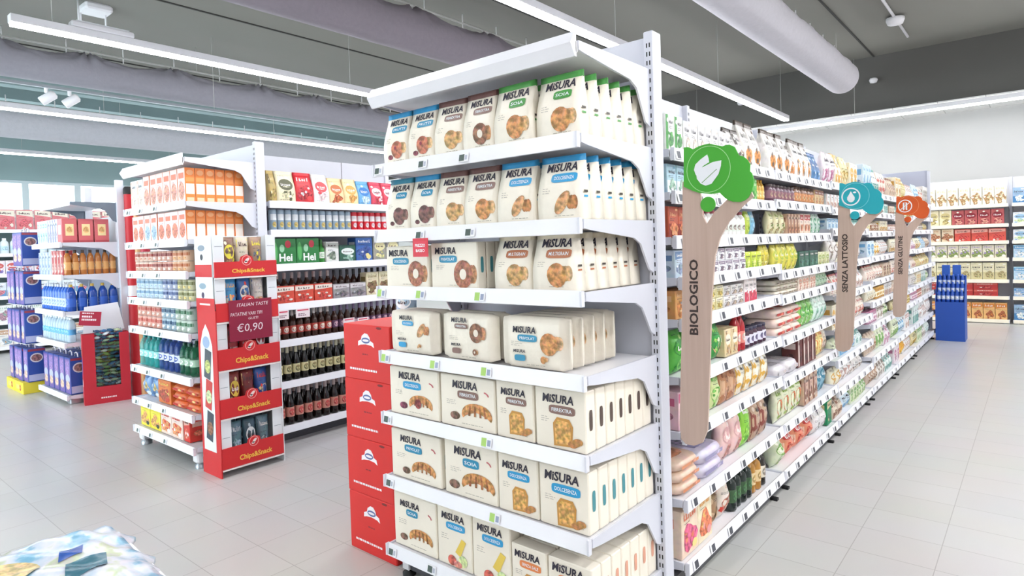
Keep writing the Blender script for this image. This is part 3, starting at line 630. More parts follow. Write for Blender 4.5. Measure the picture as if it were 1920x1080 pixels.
row(carton('teal', 'DOLCESENZA', 'donut', .268, .178, .05, px=.22, pz=.34, pr=.15, lw_=.46, lx=-.42), 2.205, 1.937, 'third', 'low cream ring-biscuit box, end of shelf', 2)
row(carton('teal', 'PRIVOLAT', 'donut', .26, .185, .05, px=.2, pz=.32, pr=.16, lw_=.46, lx=-.4), 1.918, 1.658, 'third', 'low cream ring-biscuit box with egg picture', 3)
row(B('tan', 'tan', 'MULTIGRAIN', 'oat', .172, .205), 1.578, 1.406, 'third', 'cream bag with tan badge and oat biscuits', 3)
row(B('tan', 'tan', 'MULTIGRAIN', 'cookie', .182, .205), 1.396, 1.214, 'third', 'cream bag with tan badge by the bracket', 6, step=.077)
row(flowpack('blue', 'DOLCESENZA', 'bar', .3, .185, px=.27, pz=.56, pr=.11, lw_=.34, lx=-.28, lz=.78, twice=True), 2.21, 1.91, 'fourth', 'cream flow pack with blue badge, end of shelf', 2)
row(flowpack('brown', 'FIBREXTRA', 'cocoa', .29, .188, px=.24, pz=.6, pr=.12, lw_=.36, lx=-.32, lz=.8, twice=True), 1.88, 1.59, 'fourth', 'cream flow pack with brown badge and ring biscuits', 2)
row(flowpack('teal', 'PRIVOLAT', 'cookie', .31, .19, px=.3, pz=.5, pr=.13, lw_=.42, lx=-.34, lz=.68, twice=True), 1.56, 1.25, 'fourth', 'large flow pack with round biscuit by the bracket', 5, step=.066)
row(carton('blue', 'DOLCESENZA', 'jam', .31, .205, mark=True, px=.14, pz=.26, pr=.13, lw_=.44, lx=-.3), 2.21, 1.90, 'fifth', 'croissant box with bright blue badge', 3)
row(carton('brown', 'FIBREXTRA', 'croissant', .295, .205, mark=True, px=.18, pz=.28, pr=.15, lw_=.46, lx=-.26), 1.888, 1.593, 'fifth', 'croissant box with brown badge', 3)
row(carton('brown', 'FIBREXTRA', 'rusk', .178, .212, px=.06, pz=.28, pr=.2, lw_=.66, lx=-.36), 1.585, 1.407, 'fifth', 'narrow rusk box with brown badge', 3)
row(carton('brown', 'FIBREXTRA', 'rusk', .215, .212, px=.06, pz=.28, pr=.19, lw_=.62, lx=-.34), 1.398, 1.183, 'fifth', 'wide rusk box with brown badge by the bracket', 7)
row(carton('teal', 'PRIVOLAT', 'croissant', .315, .21, mark=True, px=.16, pz=.24, pr=.13, lw_=.42, lx=-.3), 2.215, 1.90, 'sixth', 'croissant box with teal badge and dark berries', 3)
row(carton('teal', 'SOIA', 'croissant', .285, .22, mark=True, px=.15, pz=.26, pr=.17, lw_=.52, lx=-.3), 1.878, 1.593, 'sixth', 'croissant box with teal badge and nuts', 3)
row(carton('blue', 'DOLCESENZA', 'rusk', .19, .216, px=.06, pz=.26, pr=.19, lw_=.66, lx=-.38), 1.587, 1.397, 'sixth', 'narrow rusk box with blue badge', 3)
row(carton('blue', 'DOLCESENZA', 'rusk', .21, .216, px=.06, pz=.26, pr=.19, lw_=.7, lx=-.38), 1.39, 1.18, 'sixth', 'wide rusk box with blue badge by the bracket', 7)
row(carton('teal', 'SOIA', 'croissant', .27, .235, mark=True, px=.14, pz=.24, pr=.15, lw_=.46, lx=-.34, d=.068), 2.212, 1.942, 'bottom', 'croissant box with dark teal badge', 2)
row(carton('blue', 'DOLCESENZA', 'fruit', .195, .25, px=.1, pz=.26, pr=.2, lw_=.66, lx=-.36), 1.935, 1.74, 'bottom', 'cereal box with lemon picture', 3)
row(carton('blue', 'DOLCESENZA', 'fruit', .196, .252, px=.12, pz=.26, pr=.22, lw_=.66, lx=-.36), 1.735, 1.539, 'bottom', 'cereal box with lemon picture, second of two', 3)
row(carton('orange', 'SENZA SALE', 'rusk', .165, .19, px=.06, pz=.26, pr=.2, lw_=.72, lx=-.4), 1.535, 1.37, 'bottom', 'narrow rusk box with orange badge', 5)
row(carton('orange', 'SENZA SALE', 'rusk', .185, .19, px=.06, pz=.26, pr=.2, lw_=.72, lx=-.4), 1.362, 1.177, 'bottom', 'rusk box with orange badge by the bracket', 7)
# lying pouch and loose packs seen above the fourth shelf
for i, (x, y, c, lb) in enumerate(((2.06, 1.72, ('#b9c9dc', '#e8edf2', '#5c6f8a'), 'flat pale blue pouch lying behind the flow packs of the fourth shelf'), (2.06, 2.02, ('#a9cfe6', '#eef5f8', '#4f8fbd'), 'flat blue pouch lying behind the end flow pack of the fourth shelf'))):
    place(k_flat(.26, .16, .05, c, i, 'flat_pouch', 'pouch'), (x, y, LV[3] + .002), -pi / 2 + .15 - .3 * i, lb)
TG = 'price tags clipped to the front display'
for lv, us, st in ((0, (.05, .33, .56), 'ink'), (1, (.3, .58), 'ink'), (2, (.04, .29, .62), 'green'), (3, (.05, .36, .64), 'green'), (4, (.05, .63), 'green'), (5, (.05, .66), 'green'), (6, (.05, .3), 'ink')):
    for i, u in enumerate(us):
        price_tag(FD, u, -.014, LV[lv] - .038, 'ink' if (lv in (4, 5) and i == 0) else st, '%s small price tag on rail of %s shelf of front display' % (ORD[i], LN[lv]), TG)
mb = MB(); mb.box(-.045, .045, -.002, 0, -.075, 0, mt('#d8283c', .4)); rect(mb, flatF(-.002), -.035, .035, -.055, -.012, mt('#e0344a'), .0006); text(mb, flatF(-.002), 'PREZZO', -.03, -.035, .06, .012, mt('#ffffff'), .0012); text(mb, flatF(-.002), 'BASSO', -.026, -.056, .052, .012, mt('#ffffff'), .0012)
single('promo_card', mb, 'small red price card hanging from second shelf of front display', 'price card', FD.at(.31, -.02, LV[1] - .035), -pi / 2)

# ---------------------------------------------------------------- red cartons stacked beside the front display
RB = [(0, .28), (.281, .55), (.551, .835), (.836, 1.10)]
REDM = mt('#d92723', .5); RWORDS = ['bottom red carton of the stack beside the front display', 'second red carton from the floor beside the front display', 'third red carton from the floor beside the front display', 'topmost red carton of the stack beside the front display']
for i, (z0, z1) in enumerate(RB):
    h = z1 - z0; mb = MB(); w, d = .35, .36; mb.box(-w / 2, w / 2, -d / 2, d / 2, 0, h, REDM, .004); F = flatF(-d / 2); wm = mt('#f6eef0'); bl = mt('#5b6aa0')
    cx, cz = 0, h * .7
    poly(mb, F, [(cx - .06, cz - .022), (cx - .058, cz + .0), (cx - .036, cz + .008), (cx - .03, cz + .026), (cx - .008, cz + .04), (cx + .014, cz + .038), (cx + .03, cz + .022), (cx + .034, cz + .006), (cx + .056, cz - .002), (cx + .062, cz - .026), (cx + .04, cz - .016), (cx, cz - .012), (cx - .04, cz - .016)], wm, .001)
    oval(mb, F, cx, cz + .006, .032, .014, bl, .0016); oval(mb, F, cx, cz + .006, .024, .006, wm, .002)
    lines(mb, F, -.03, h * .46, .06, 1, mt('#8e1d24'), random.Random(i), .01, .006); lines(mb, F, -.13, h * .17, .26, 1, wm, random.Random(i + 9), .01, .01)
    oval(mb, F, .1, h * .96, .02, .006, mt('#7a1416'), .001)
    o = single('red_carton', mb, RWORDS[i], 'box', (1.83 + d / 2, 2.445 + RNG.uniform(-.004, .004), z0), -pi / 2 + RNG.uniform(-.012, .012), 'red cartons stacked beside the front display')
place(k_pouch(.12, .07, .16, ('#bcd8ee', '#ffffff', '#6aa6d6'), 3, 'B', 'small_pouch'), (1.99, 2.33, 1.102), -pi / 2 + .3, 'light blue pouch standing on the topmost red carton')
# ================================================================ LONG GONDOLA, side facing the wide aisle
GY = 1.12; GBACK = .52
ED = [2.385, 3.67, 4.90, 6.14, 7.38, 8.62, 10.38]
BN = ['first aisle bay', 'second aisle bay', 'third aisle bay', 'fourth aisle bay', 'fifth aisle bay', 'last aisle bay']
SZ = [1.82, 1.645, 1.462, 1.295, 1.125, .89, .665, .385, .125]
SN = ['top', 'second', 'third', 'fourth', 'fifth', 'sixth', 'seventh', 'eighth', 'bottom']
OFF = [[0] * 9, [0, .012, 0, -.04, -.012, -.012, -.025, 0, 0], [.01, 0, .033, -.045, -.105, -.12, -.115, -.045, 0], [0, 0, .01, -.04, -.08, -.03, 0, 0, 0], [0, -.02, .02, -.03, -.08, -.06, 0, 0, 0], [0, 0, .02, -.04, -.08, -.05, 0, 0, 0]]
bays = []
for i, nm in enumerate(BN):
    x0, x1 = ED[i], ED[i + 1]; bay = Bay(x0, GY, 0, nm); bays.append(bay)
    t = thing('shelving_bay', 'white shelving unit with nine stocked shelves, %s counted from the wooden leaf sign' % ORD[i], 'shelving', (x0, GY, 0), 0, 'shelving bays along the wide aisle')
    L = x1 - x0
    part('back_panel', MB().box(.002, L - .002, GBACK + .01, GBACK + .03, .03, 2.26, STEEL).box(.002, L - .002, GBACK + .006, GBACK + .011, 1.2, 1.204, DARK), t)
    part('upright', upright(MB(), L - .03, GBACK - .02, GBACK + .06, 2.262, STEEL, i < 2), t)
    part('plinth', MB().box(.0, L, .04, .08, .0, .07, mt('#55565a', .5, 'metal')), t)
    for k, z in enumerate(SZ):
        shelf(t, .0055, L - .0055, .02 if k < 3 else 0, GBACK - .02, z + OFF[i][k], True, .12, None, None, (0, 1))
    for k in (0, 1): part('foot', MB().box(.08 + k * (L - .2), .11 + k * (L - .2), .002, .05, 0, .014, BLACK), t)
TN = 0
for i, bay in enumerate(bays):
    L = ED[i + 1] - ED[i]; n = [7, 7, 6, 5, 4, 4][i]
    for k, z in enumerate(SZ):
        for q in range(n):
            u = L * (q + .35 + RNG.uniform(-.12, .18)) / n
            price_tag(bay, min(max(u, .03), L - .03), -.0145 + (.02 if k < 3 else 0), z + OFF[i][k] - .039, 'dark', '%s dark-faced price tag on rail of %s shelf of %s' % (ORD[q], SN[k], bay.name), 'price tags along the %s' % bay.name)
def sz(i, lvl): return SZ[SN.index(lvl)] + OFF[i][SN.index(lvl)] + .001
bx, bg, po, fl_, bo, ja, ca = k_box, k_bag, k_pouch, k_flat, k_bottle, k_jar, k_can
def go(i, lvl, items, u0=.024): return fill(bays[i], sz(i, lvl), lvl, items, u0, ED[i + 1] - ED[i] - .02, .04 if SN.index(lvl) < 3 else .02, (sz(i, SN[SN.index(lvl) - 1]) - sz(i, lvl) - .05) if lvl != 'top' else 9)
g = 'green'
go(0, 'top', [(bx(.075, .16, .155, ('#eef2ea', '#3f8f3f', '#ffffff', '#4a8a4a'), 1, 'D'), 'white carton with green stripe', 2), (bx(.07, .12, .145, ('#e6e4e4', '#e2ddd8', '#cfc6c0', '#c9b8a8'), 2, 'C'), 'plain white carton', 7),
    (bg(.1, .07, .19, ('#e6e3e0', '#4c443e', '#dddddd', '#9a8a7a'), 3, 'D', '#4c443e', 'coffee_bag'), 'white dark-topped bag with plant print', 2), (bg(.125, .09, .255, ('#e8e4e0', '#e9e4de', '#6b5a4e', '#dd8f3e'), 4, 'C', '#5c5048', 'snack_bag'), 'tall white bag with orange biscuit print', 2)])
go(1, 'top', [(bg(.125, .09, .255, ('#e8e4e0', '#e9e4de', '#6b5a4e', '#dd8f3e'), 4, 'C', '#5c5048', 'snack_bag'), 'tall white bag with orange biscuit print', 3), (bg(.115, .08, .2, ('#e8e4e0', '#e9e4de', '#6b5a4e', '#d98a44'), 5, 'C', '#5c5048', 'snack_bag'), 'short white bag with orange print', 1),
    (bg(.12, .09, .255, ('#e8e4e0', '#e9e4de', '#6b5a4e', '#dd8f3e'), 6, 'C', '#5c5048', 'snack_bag'), 'white bag with dark folded top', 3), (bg(.1, .07, .2, ('#4f7fae', '#2d5a94', '#e8eef4', '#5f90c0'), 7, 'B', None, 'snack_bag'), 'blue printed bag', 2), (po(.12, .08, .16, ('#dde6c8', '#e7d98a', '#ffffff', '#a9c77a'), 8, 'E'), 'pale green pouch', 1)])
go(0, 'second', [(bx(.09, .12, .13, ('#a9c8d8', '#eef4f6', '#6a9ab8', '#8fb0a0'), 9, 'C'), 'light blue carton', 2), (bx(.08, .1, .12, ('#e9ece6', '#c9dcc0', '#a0b89a', '#8a9a80'), 10, 'B'), 'pale green and white carton', 5), (bo(.024, .13, ('#e8efe6', '#d9e6d2', '#8fb07a', '#7a9a6a'), 'fat', name='milk_bottle'), 'small white bottle', 6), (bx(.07, .08, .13, ('#5cb24a', '#3f8f3a', '#cfe6b8', '#7ac05a'), 11, 'C'), 'bright green carton', 2), (bo(.022, .14, ('#caa04a', '#e3c26a', '#c9962e', '#e8d090'), 'fat', name='oil_bottle'), 'amber bottle', 3)])
go(1, 'second', [(ja(.032, .1, ('#6a4a5a', '#8a5f6a', '#4a3a3a', '#b08a7a')), 'dark jam jar', 7), (ja(.034, .11, ('#8a5f48', '#c98a5a', '#5a4030', '#d0a070')), 'brown spread jar', 6), (bx(.08, .08, .12, ('#cfb38a', '#8a4a3a', '#f0e0c0', '#b07a4a'), 12, 'A'), 'tan carton with red band', 3)])
go(0, 'third', [(bx(.09, .12, .13, ('#b8543c', '#8e3026', '#e7a87a', '#d07a4a'), 13, 'C'), 'red-brown carton', 2), (bx(.05, .1, .13, ('#e7b0b0', '#c96a74', '#f4e4e0', '#d98a8a'), 14, 'A'), 'pink-topped carton', 3), (bo(.027, .125, ('#f1efec', '#dfe4dc', '#d07a84', '#9a8a80'), 'fat', name='yoghurt_bottle'), 'small white bottle with grey base', 9), (po(.08, .05, .145, ('#b9cc4e', '#7fae3a', '#e9f0b8', '#c9d86a'), 15, 'A'), 'green-yellow pouch', 1), (po(.08, .05, .145, ('#7fb4d0', '#4a8ab8', '#dceaf2', '#9ac6dc'), 16, 'A'), 'light blue pouch', 1)])
go(1, 'third', [(po(.1, .06, .145, ('#d9d4ac', '#8a9a4a', '#f0ecd0', '#a08a5a'), 17, 'E'), 'cream and green pouch', 3), (bx(.06, .08, .13, ('#c8a890', '#8a5a48', '#f0dcc8', '#b07a5a'), 18, 'D'), 'brown paper carton', 4), (bx(.07, .08, .135, ('#e2cfc0', '#b04a4a', '#ffffff', '#c98a6a'), 19, 'A'), 'cream carton with red band', 3), (po(.09, .05, .14, ('#c9dcd0', '#5a9a7a', '#ffffff', '#8ab89a'), 20, 'B'), 'pale teal pouch', 3)])
go(0, 'fourth', [(bx(.1, .1, .125, ('#c4d4e2', '#6a8ab4', '#f2f5f8', '#8a9ab4'), 21, 'A'), 'blue and white carton', 2), (bx(.08, .1, .055, ('#e8e6ea', '#8a7a90', '#f4f4f4', '#6a5a6a'), 22, 'A'), 'white low box with grey print', 7, dict(layers=2)), (bx(.075, .08, .085, ('#c9d84a', '#9ab83a', '#f0f4c0', '#dbe47a'), 23, 'C'), 'lime green tub box', 3), (po(.09, .06, .155, ('#d8c94e', '#b8b03a', '#f4efc0', '#e0d06a'), 24, 'E'), 'yellow pouch', 2)])
go(1, 'fourth', [(po(.11, .07, .19, ('#d6cf5a', '#a9b84a', '#f4f0c8', '#dccb5e'), 25, 'B'), 'yellow-green tall pouch', 4), (bx(.1, .1, .1, ('#3f6a5c', '#2e4a44', '#8ab0a0', '#5a8a7a'), 26, 'A'), 'dark green carton', 4, dict(gap=.006)), (bx(.085, .1, .085, ('#dfe0b8', '#a9b86a', '#fff8e0', '#c0b88a'), 27, 'B'), 'cream carton with green oval', 4)])
go(0, 'fifth', [(bx(.12, .12, .125, ('#cf9a5c', '#e0b888', '#8a5a30', '#c07a3a'), 28, 'E'), 'orange picture carton', 2), (bx(.085, .1, .055, ('#dcd2a0', '#f0ead0', '#8a7a40', '#b8a04a'), 29, 'A'), 'yellow low box', 3, dict(layers=2)), (bx(.085, .1, .05, ('#e6e3e0', '#d0ccd0', '#7a6a60', '#a09080'), 30, 'C'), 'white low box', 3, dict(layers=2)), (bx(.07, .08, .14, ('#efe6e4', '#d0445a', '#ffffff', '#cf5a6a'), 31, 'C'), 'white carton with red foot', 3)])
go(1, 'fifth', [(fl_(.13, .16, .035, ('#d8cfc0', '#8a7a6a', '#b09a80'), 32), 'beige flat tray', 3, dict(layers=3)), (bx(.1, .1, .12, ('#e8d8cc', '#d09a84', '#fff4ec', '#c9907a'), 33, 'B'), 'pale salmon carton', 4), (po(.1, .06, .13, ('#c4d8c0', '#6a9a6a', '#eef4e8', '#9ac09a'), 34, 'B'), 'pale green pouch', 3)])
go(0, 'sixth', [(po(.14, .1, .2, ('#54b044', '#2f8a34', '#b9e08a', '#7ac860'), 35, 'B'), 'large bright green bag', 3), (po(.11, .08, .17, ('#3f9a4a', '#8acb5a', '#d8eec0', '#d0a080'), 36, 'E'), 'green bag with beige print', 1), (bx(.08, .1, .13, ('#dfc9a0', '#f4e8d0', '#a07a4a', '#c09a6a'), 37, 'B'), 'cream carton', 2), (bo(.03, .2, ('#b02e34', '#e08a80', '#c0343a', '#f0d8c8'), 'fat', name='sauce_bottle'), 'red sauce bottle', 2), (ja(.03, .1, ('#4a3040', '#e4e2ee', '#2a2440', '#6a5a80')), 'dark jar with white label', 5, dict(layers=1)), (po(.11, .06, .15, ('#e9d8d8', '#c05a50', '#f4ecec', '#c97a60'), 38, 'A'), 'salmon topped pouch', 1)])
go(1, 'sixth', [(fl_(.16, .2, .05, ('#e4cfc4', '#b8322e', '#c9604a'), 39), 'red and white meat tray', 3, dict(layers=3)), (po(.1, .07, .16, ('#8ac46a', '#4a9a4a', '#e0f0cc', '#b0d890'), 40, 'B'), 'light green pouch', 3), (po(.1, .07, .17, ('#dcebe4', '#7ab8a0', '#ffffff', '#9ac8b0'), 41, 'A'), 'white-green pouch', 4)])
go(0, 'seventh', [(bx(.12, .12, .16, ('#e8c4cc', '#cf6a8a', '#f8ecee', '#d0849a'), 42, 'A'), 'pink carton', 1), (po(.13, .08, .195, ('#ecd9c0', '#d86a50', '#f6eedc', '#d09a70'), 43, 'B'), 'peach bag with red oval', 1), (po(.13, .08, .2, ('#d6e0a4', '#6ab04a', '#eef4d8', '#8ac060'), 44, 'E'), 'cream bag with green print', 2), (po(.11, .07, .19, ('#b8805c', '#d0a888', '#8a5030', '#c09070'), 45, 'D'), 'brown paper bag', 2), (po(.13, .08, .2, ('#efe6d4', '#e0b050', '#ffffff', '#d8a850'), 46, 'D'), 'white bag with golden print', 4)])
go(1, 'seventh', [(fl_(.2, .2, .07, ('#d8d4d8', '#c9c4c8', '#b0a8a8'), 47, 'cold_cut_pack'), 'clear grey flat pack', 2), (bx(.09, .1, .18, ('#6a3a38', '#d8c4bc', '#8a5048', '#5a2c2c'), 48, 'D', 'sausage_pack'), 'dark brown meat pack', 4), (po(.1, .07, .19, ('#ecd890', '#d04a34', '#fff0c0', '#e08a3a'), 49, 'E'), 'orange bag with red top', 2), (po(.1, .07, .19, ('#ded0c0', '#a08a78', '#f4ece0', '#b09a88'), 50, 'A'), 'beige bag', 3)])
go(0, 'eighth', [(fl_(.22, .26, .045, ('#e2c4b0', '#d8906a', '#d89a78'), 51, 'ham_pack'), 'salmon pink flat packet', 1, dict(layers=3)), (fl_(.26, .26, .06, ('#cfc8dc', '#9a94b8', '#b8b0cc'), 52, 'flat_pack'), 'lilac flat packet', 1, dict(layers=2)), (po(.13, .08, .2, ('#ecc9c4', '#d0a0a0', '#f8e8e4', '#c88a80'), 53, 'B'), 'pale pink bag', 2), (po(.12, .08, .225, ('#8fd04a', '#5ab034', '#d8f0a8', '#a0dc60'), 54, 'A'), 'vivid green bag', 1), (po(.12, .08, .21, ('#c0a08a', '#8a4a40', '#e4d0c0', '#a06a58'), 55, 'D'), 'brown bag with dark stripe', 2), (po(.12, .08, .2, ('#d8a8a0', '#8a3a40', '#f0dcd4', '#a04a4a'), 56, 'E'), 'rose bag with dark red print', 2)])
go(1, 'eighth', [(po(.13, .08, .22, ('#e2e6c8', '#8aa84a', '#f8f8e4', '#c07040'), 57, 'E'), 'pale green bag with orange dots', 4), (bx(.1, .1, .19, ('#c8a894', '#7a4a3a', '#e8d8c8', '#8a5a48'), 58, 'D'), 'brown carton', 3), (po(.12, .08, .2, ('#8ab4c4', '#3a7a94', '#d8ecf0', '#5a94a8'), 59, 'B'), 'teal blue bag', 2)])
go(0, 'bottom', [(bx(.16, .24, .2, ('#f0d8c0', '#e07a5a', '#f4e090', '#d85a80'), 60, 'E'), 'peach fruit juice carton', 1), (bx(.15, .24, .215, ('#f4e4c4', '#f0b060', '#e8a0a0', '#e07a50'), 61, 'E'), 'yellow peach juice carton', 1), (po(.12, .1, .2, ('#9a7a5a', '#c8a888', '#6a4a30', '#b08a60'), 62, 'D'), 'brown bag', 1), (po(.14, .1, .22, ('#e8dcd0', '#d04030', '#ffffff', '#c87860'), 63, 'A'), 'white bag with red top', 1), (bo(.035, .23, ('#1e2a26', '#3a5a3a', '#c8c8b8', '#4a7a4a'), 'wine', name='oil_bottle'), 'dark green oil bottle', 4), (bo(.034, .22, ('#b8843a', '#e8d0a0', '#3a2a1a', '#c8a060'), 'wine', name='oil_bottle'), 'amber oil bottle', 2), (bo(.034, .21, ('#2a2420', '#e8e0d0', '#2a2a2a', '#a09080'), 'wine', name='vinegar_bottle'), 'dark vinegar bottle', 1)])
go(1, 'bottom', [(po(.15, .12, .16, ('#d8e0c0', '#7aa850', '#f4f4e0', '#a8c080'), 64, 'B'), 'pale green net bag', 1), (po(.2, .16, .17, ('#e08a70', '#c42c28', '#f4d0b8', '#d86a50'), 65, 'F', 'onion_net'), 'red net bag', 3), (po(.14, .1, .15, ('#e4e0e0', '#4a4a60', '#ffffff', '#b0a8a8'), 66, 'A'), 'white bag with dark label', 2), (bx(.12, .12, .17, ('#1f8a5a', '#d8c89a', '#2aa070', '#1a6a48'), 67, 'A'), 'emerald green carton', 1)])
PAL = [('#e8dcd0', '#c9746a', '#ffffff', '#c09080'), ('#dfe6c8', '#7aa860', '#f8f8e8', '#a0b880'), ('#cfe0ea', '#6aa0c8', '#ffffff', '#90b0c8'), ('#e9dfe4', '#c07a9a', '#ffffff', '#b890a4'), ('#f0e8d0', '#d8a850', '#fff8e8', '#c89a58'), ('#e6e2de', '#8a7a70', '#ffffff', '#a89888'), ('#d8c4b0', '#8a5a40', '#f0e4d4', '#a07858'), ('#dde8e4', '#5a9a90', '#ffffff', '#88b0a8'), ('#f0efee', '#c8a8a0', '#e0d8d4', '#c09a88'), ('#e4d8a8', '#b89a40', '#f8f0d0', '#c8a860')]
PN = ['cream and red', 'pale green', 'pale blue', 'pink and white', 'cream and gold', 'white and grey', 'brown', 'white and teal', 'plain white', 'mustard']
MORE = {(2, 'top'): [3 + 0, 4, 9, 4], (2, 'second'): [8, 0, 6], (2, 'third'): [2, 5, 7], (2, 'fourth'): [5, 4, 8], (2, 'fifth'): [0, 3, 8], (2, 'sixth'): [4, 6, 0], (2, 'seventh'): [1, 2, 2, 7], (2, 'eighth'): [4, 8, 5], (2, 'bottom'): [6, 2, 1, 1]}
rg = random.Random(21)
for i in range(2, 6):
    for k, lvl in enumerate(SN):
        z = SZ[k] + OFF[i][k]; up = SZ[k - 1] + OFF[i][k - 1] - .05 if k else z + .3
        H = min(.25, up - z - .012); pick = MORE.get((i, lvl)) or [rg.randrange(10) for _ in range(3 if i < 5 else 4)]
        items = []; L = ED[i + 1] - ED[i]
        for q, p in enumerate(pick):
            kind = rg.choice([po, po, bx, bg] if H > .14 else [bx, bx, ja, po]); w = rg.choice([.09, .105, .12, .14]); h = H * rg.uniform(.8, .98); c = PAL[p]; sd = 100 + i * 40 + k * 4 + q; st = rg.choice('ABCDE')
            n = max(1, int(L / len(pick) / (w + .006)))
            if kind is ja: kk = ja(.036, h, (c[3], c[0], c[1], c[1])); nm = PN[p] + ' jar'; n = max(1, int(L / len(pick) / .078))
            elif kind is bx: kk = bx(w, .1, h, c, sd, st); nm = PN[p] + ' carton'
            elif kind is bg: kk = bg(w, .08, h, c, sd, st, None, 'packet'); nm = PN[p] + ' block bag'
            else: kk = po(w, .08, h, c, sd, st); nm = PN[p] + ' pouch'
            items.append((kk, nm, n))
        if (i, lvl) == (4, 'bottom'): items[1] = (po(.2, .14, .22, ('#e8b040', '#f4d878', '#fff0c0', '#d89030'), 7, 'E'), 'large golden yellow bag', 2)
        go(i, lvl, items)
# far end of the gondola
t = thing('closing_board', 'tall grey panel closing the far end of the aisle shelving', 'panel', (10.41, 1.19, 0)); part('panel_sheet', MB().box(0, .02, 0, 1.0, .0, 2.31, mt('#b9bccb', .4, 'metal')), t); part('upright', upright(MB(), -.0, -.035, .0, 2.3, STEEL, False), t)

# ---------------------------------------------------------------- wooden tree signs
m, nt, b = nodes_mat('light_oak_board'); tc = nt.nodes.new('ShaderNodeTexCoord'); mp = nt.nodes.new('ShaderNodeMapping'); mp.inputs['Scale'].default_value = (30, 34, 1.6); nz = nt.nodes.new('ShaderNodeTexNoise'); nz.inputs['Scale'].default_value = 1.5; nz.inputs['Detail'].default_value = 5
mx = nt.nodes.new('ShaderNodeMix'); mx.data_type = 'RGBA'; mx.inputs['A'].default_value = (*lin('#b59c8d'), 1); mx.inputs['B'].default_value = (*lin('#cdb7aa'), 1)
nt.links.new(tc.outputs['Object'], mp.inputs[0]); nt.links.new(mp.outputs[0], nz.inputs['Vector']); nt.links.new(nz.outputs['Fac'], mx.inputs['Factor']); nt.links.new(mx.outputs['Result'], b.inputs['Base Color']); b.inputs['Roughness'].default_value = .5
OAK = m
CLOUD = [(1.055, 1.81), (1.037, 1.809), (1.017, 1.798), (0.997, 1.806), (0.977, 1.81), (0.955, 1.812), (0.939, 1.807), (0.902, 1.795), (0.89, 1.799), (0.875, 1.798), (0.858, 1.788), (0.842, 1.755), (0.828, 1.75), (0.813, 1.737), (0.802, 1.718), (0.804, 1.694), (0.796, 1.684), (0.791, 1.664), (0.792, 1.645), (0.799, 1.62), (0.812, 1.599), (0.826, 1.589), (0.841, 1.585), (0.87, 1.588), (0.887, 1.596), (0.899, 1.605), (0.917, 1.625), (0.951, 1.622), (0.994, 1.629), (1.025, 1.641), (1.059, 1.659)]
TRUNK = [(1.066, 1.679), (1.075, 1.349), (1.088, 1.036), (1.104, 0.72), (1.098, 0.665), (1.08, 0.648), (1.045, 0.647), (1.011, 0.665), (0.99, 0.717), (0.976, 0.943), (0.961, 1.228), (0.944, 1.389), (0.922, 1.458), (0.887, 1.516), (0.834, 1.571), (0.795, 1.601), (0.81, 1.637), (0.889, 1.600), (0.94, 1.555), (0.973, 1.51), (0.989, 1.545), (0.995, 1.632)]
LEAF1 = [(0.961, 1.772), (0.987, 1.757), (1.009, 1.739), (1.015, 1.719), (1.008, 1.699), (1.002, 1.695), (0.979, 1.73), (0.954, 1.742), (0.956, 1.757)]
LEAF2 = [(0.907, 1.744), (0.909, 1.723), (0.919, 1.694), (0.947, 1.66), (0.97, 1.655), (0.989, 1.664), (1.004, 1.684), (1.006, 1.703), (0.98, 1.726), (0.941, 1.741)]
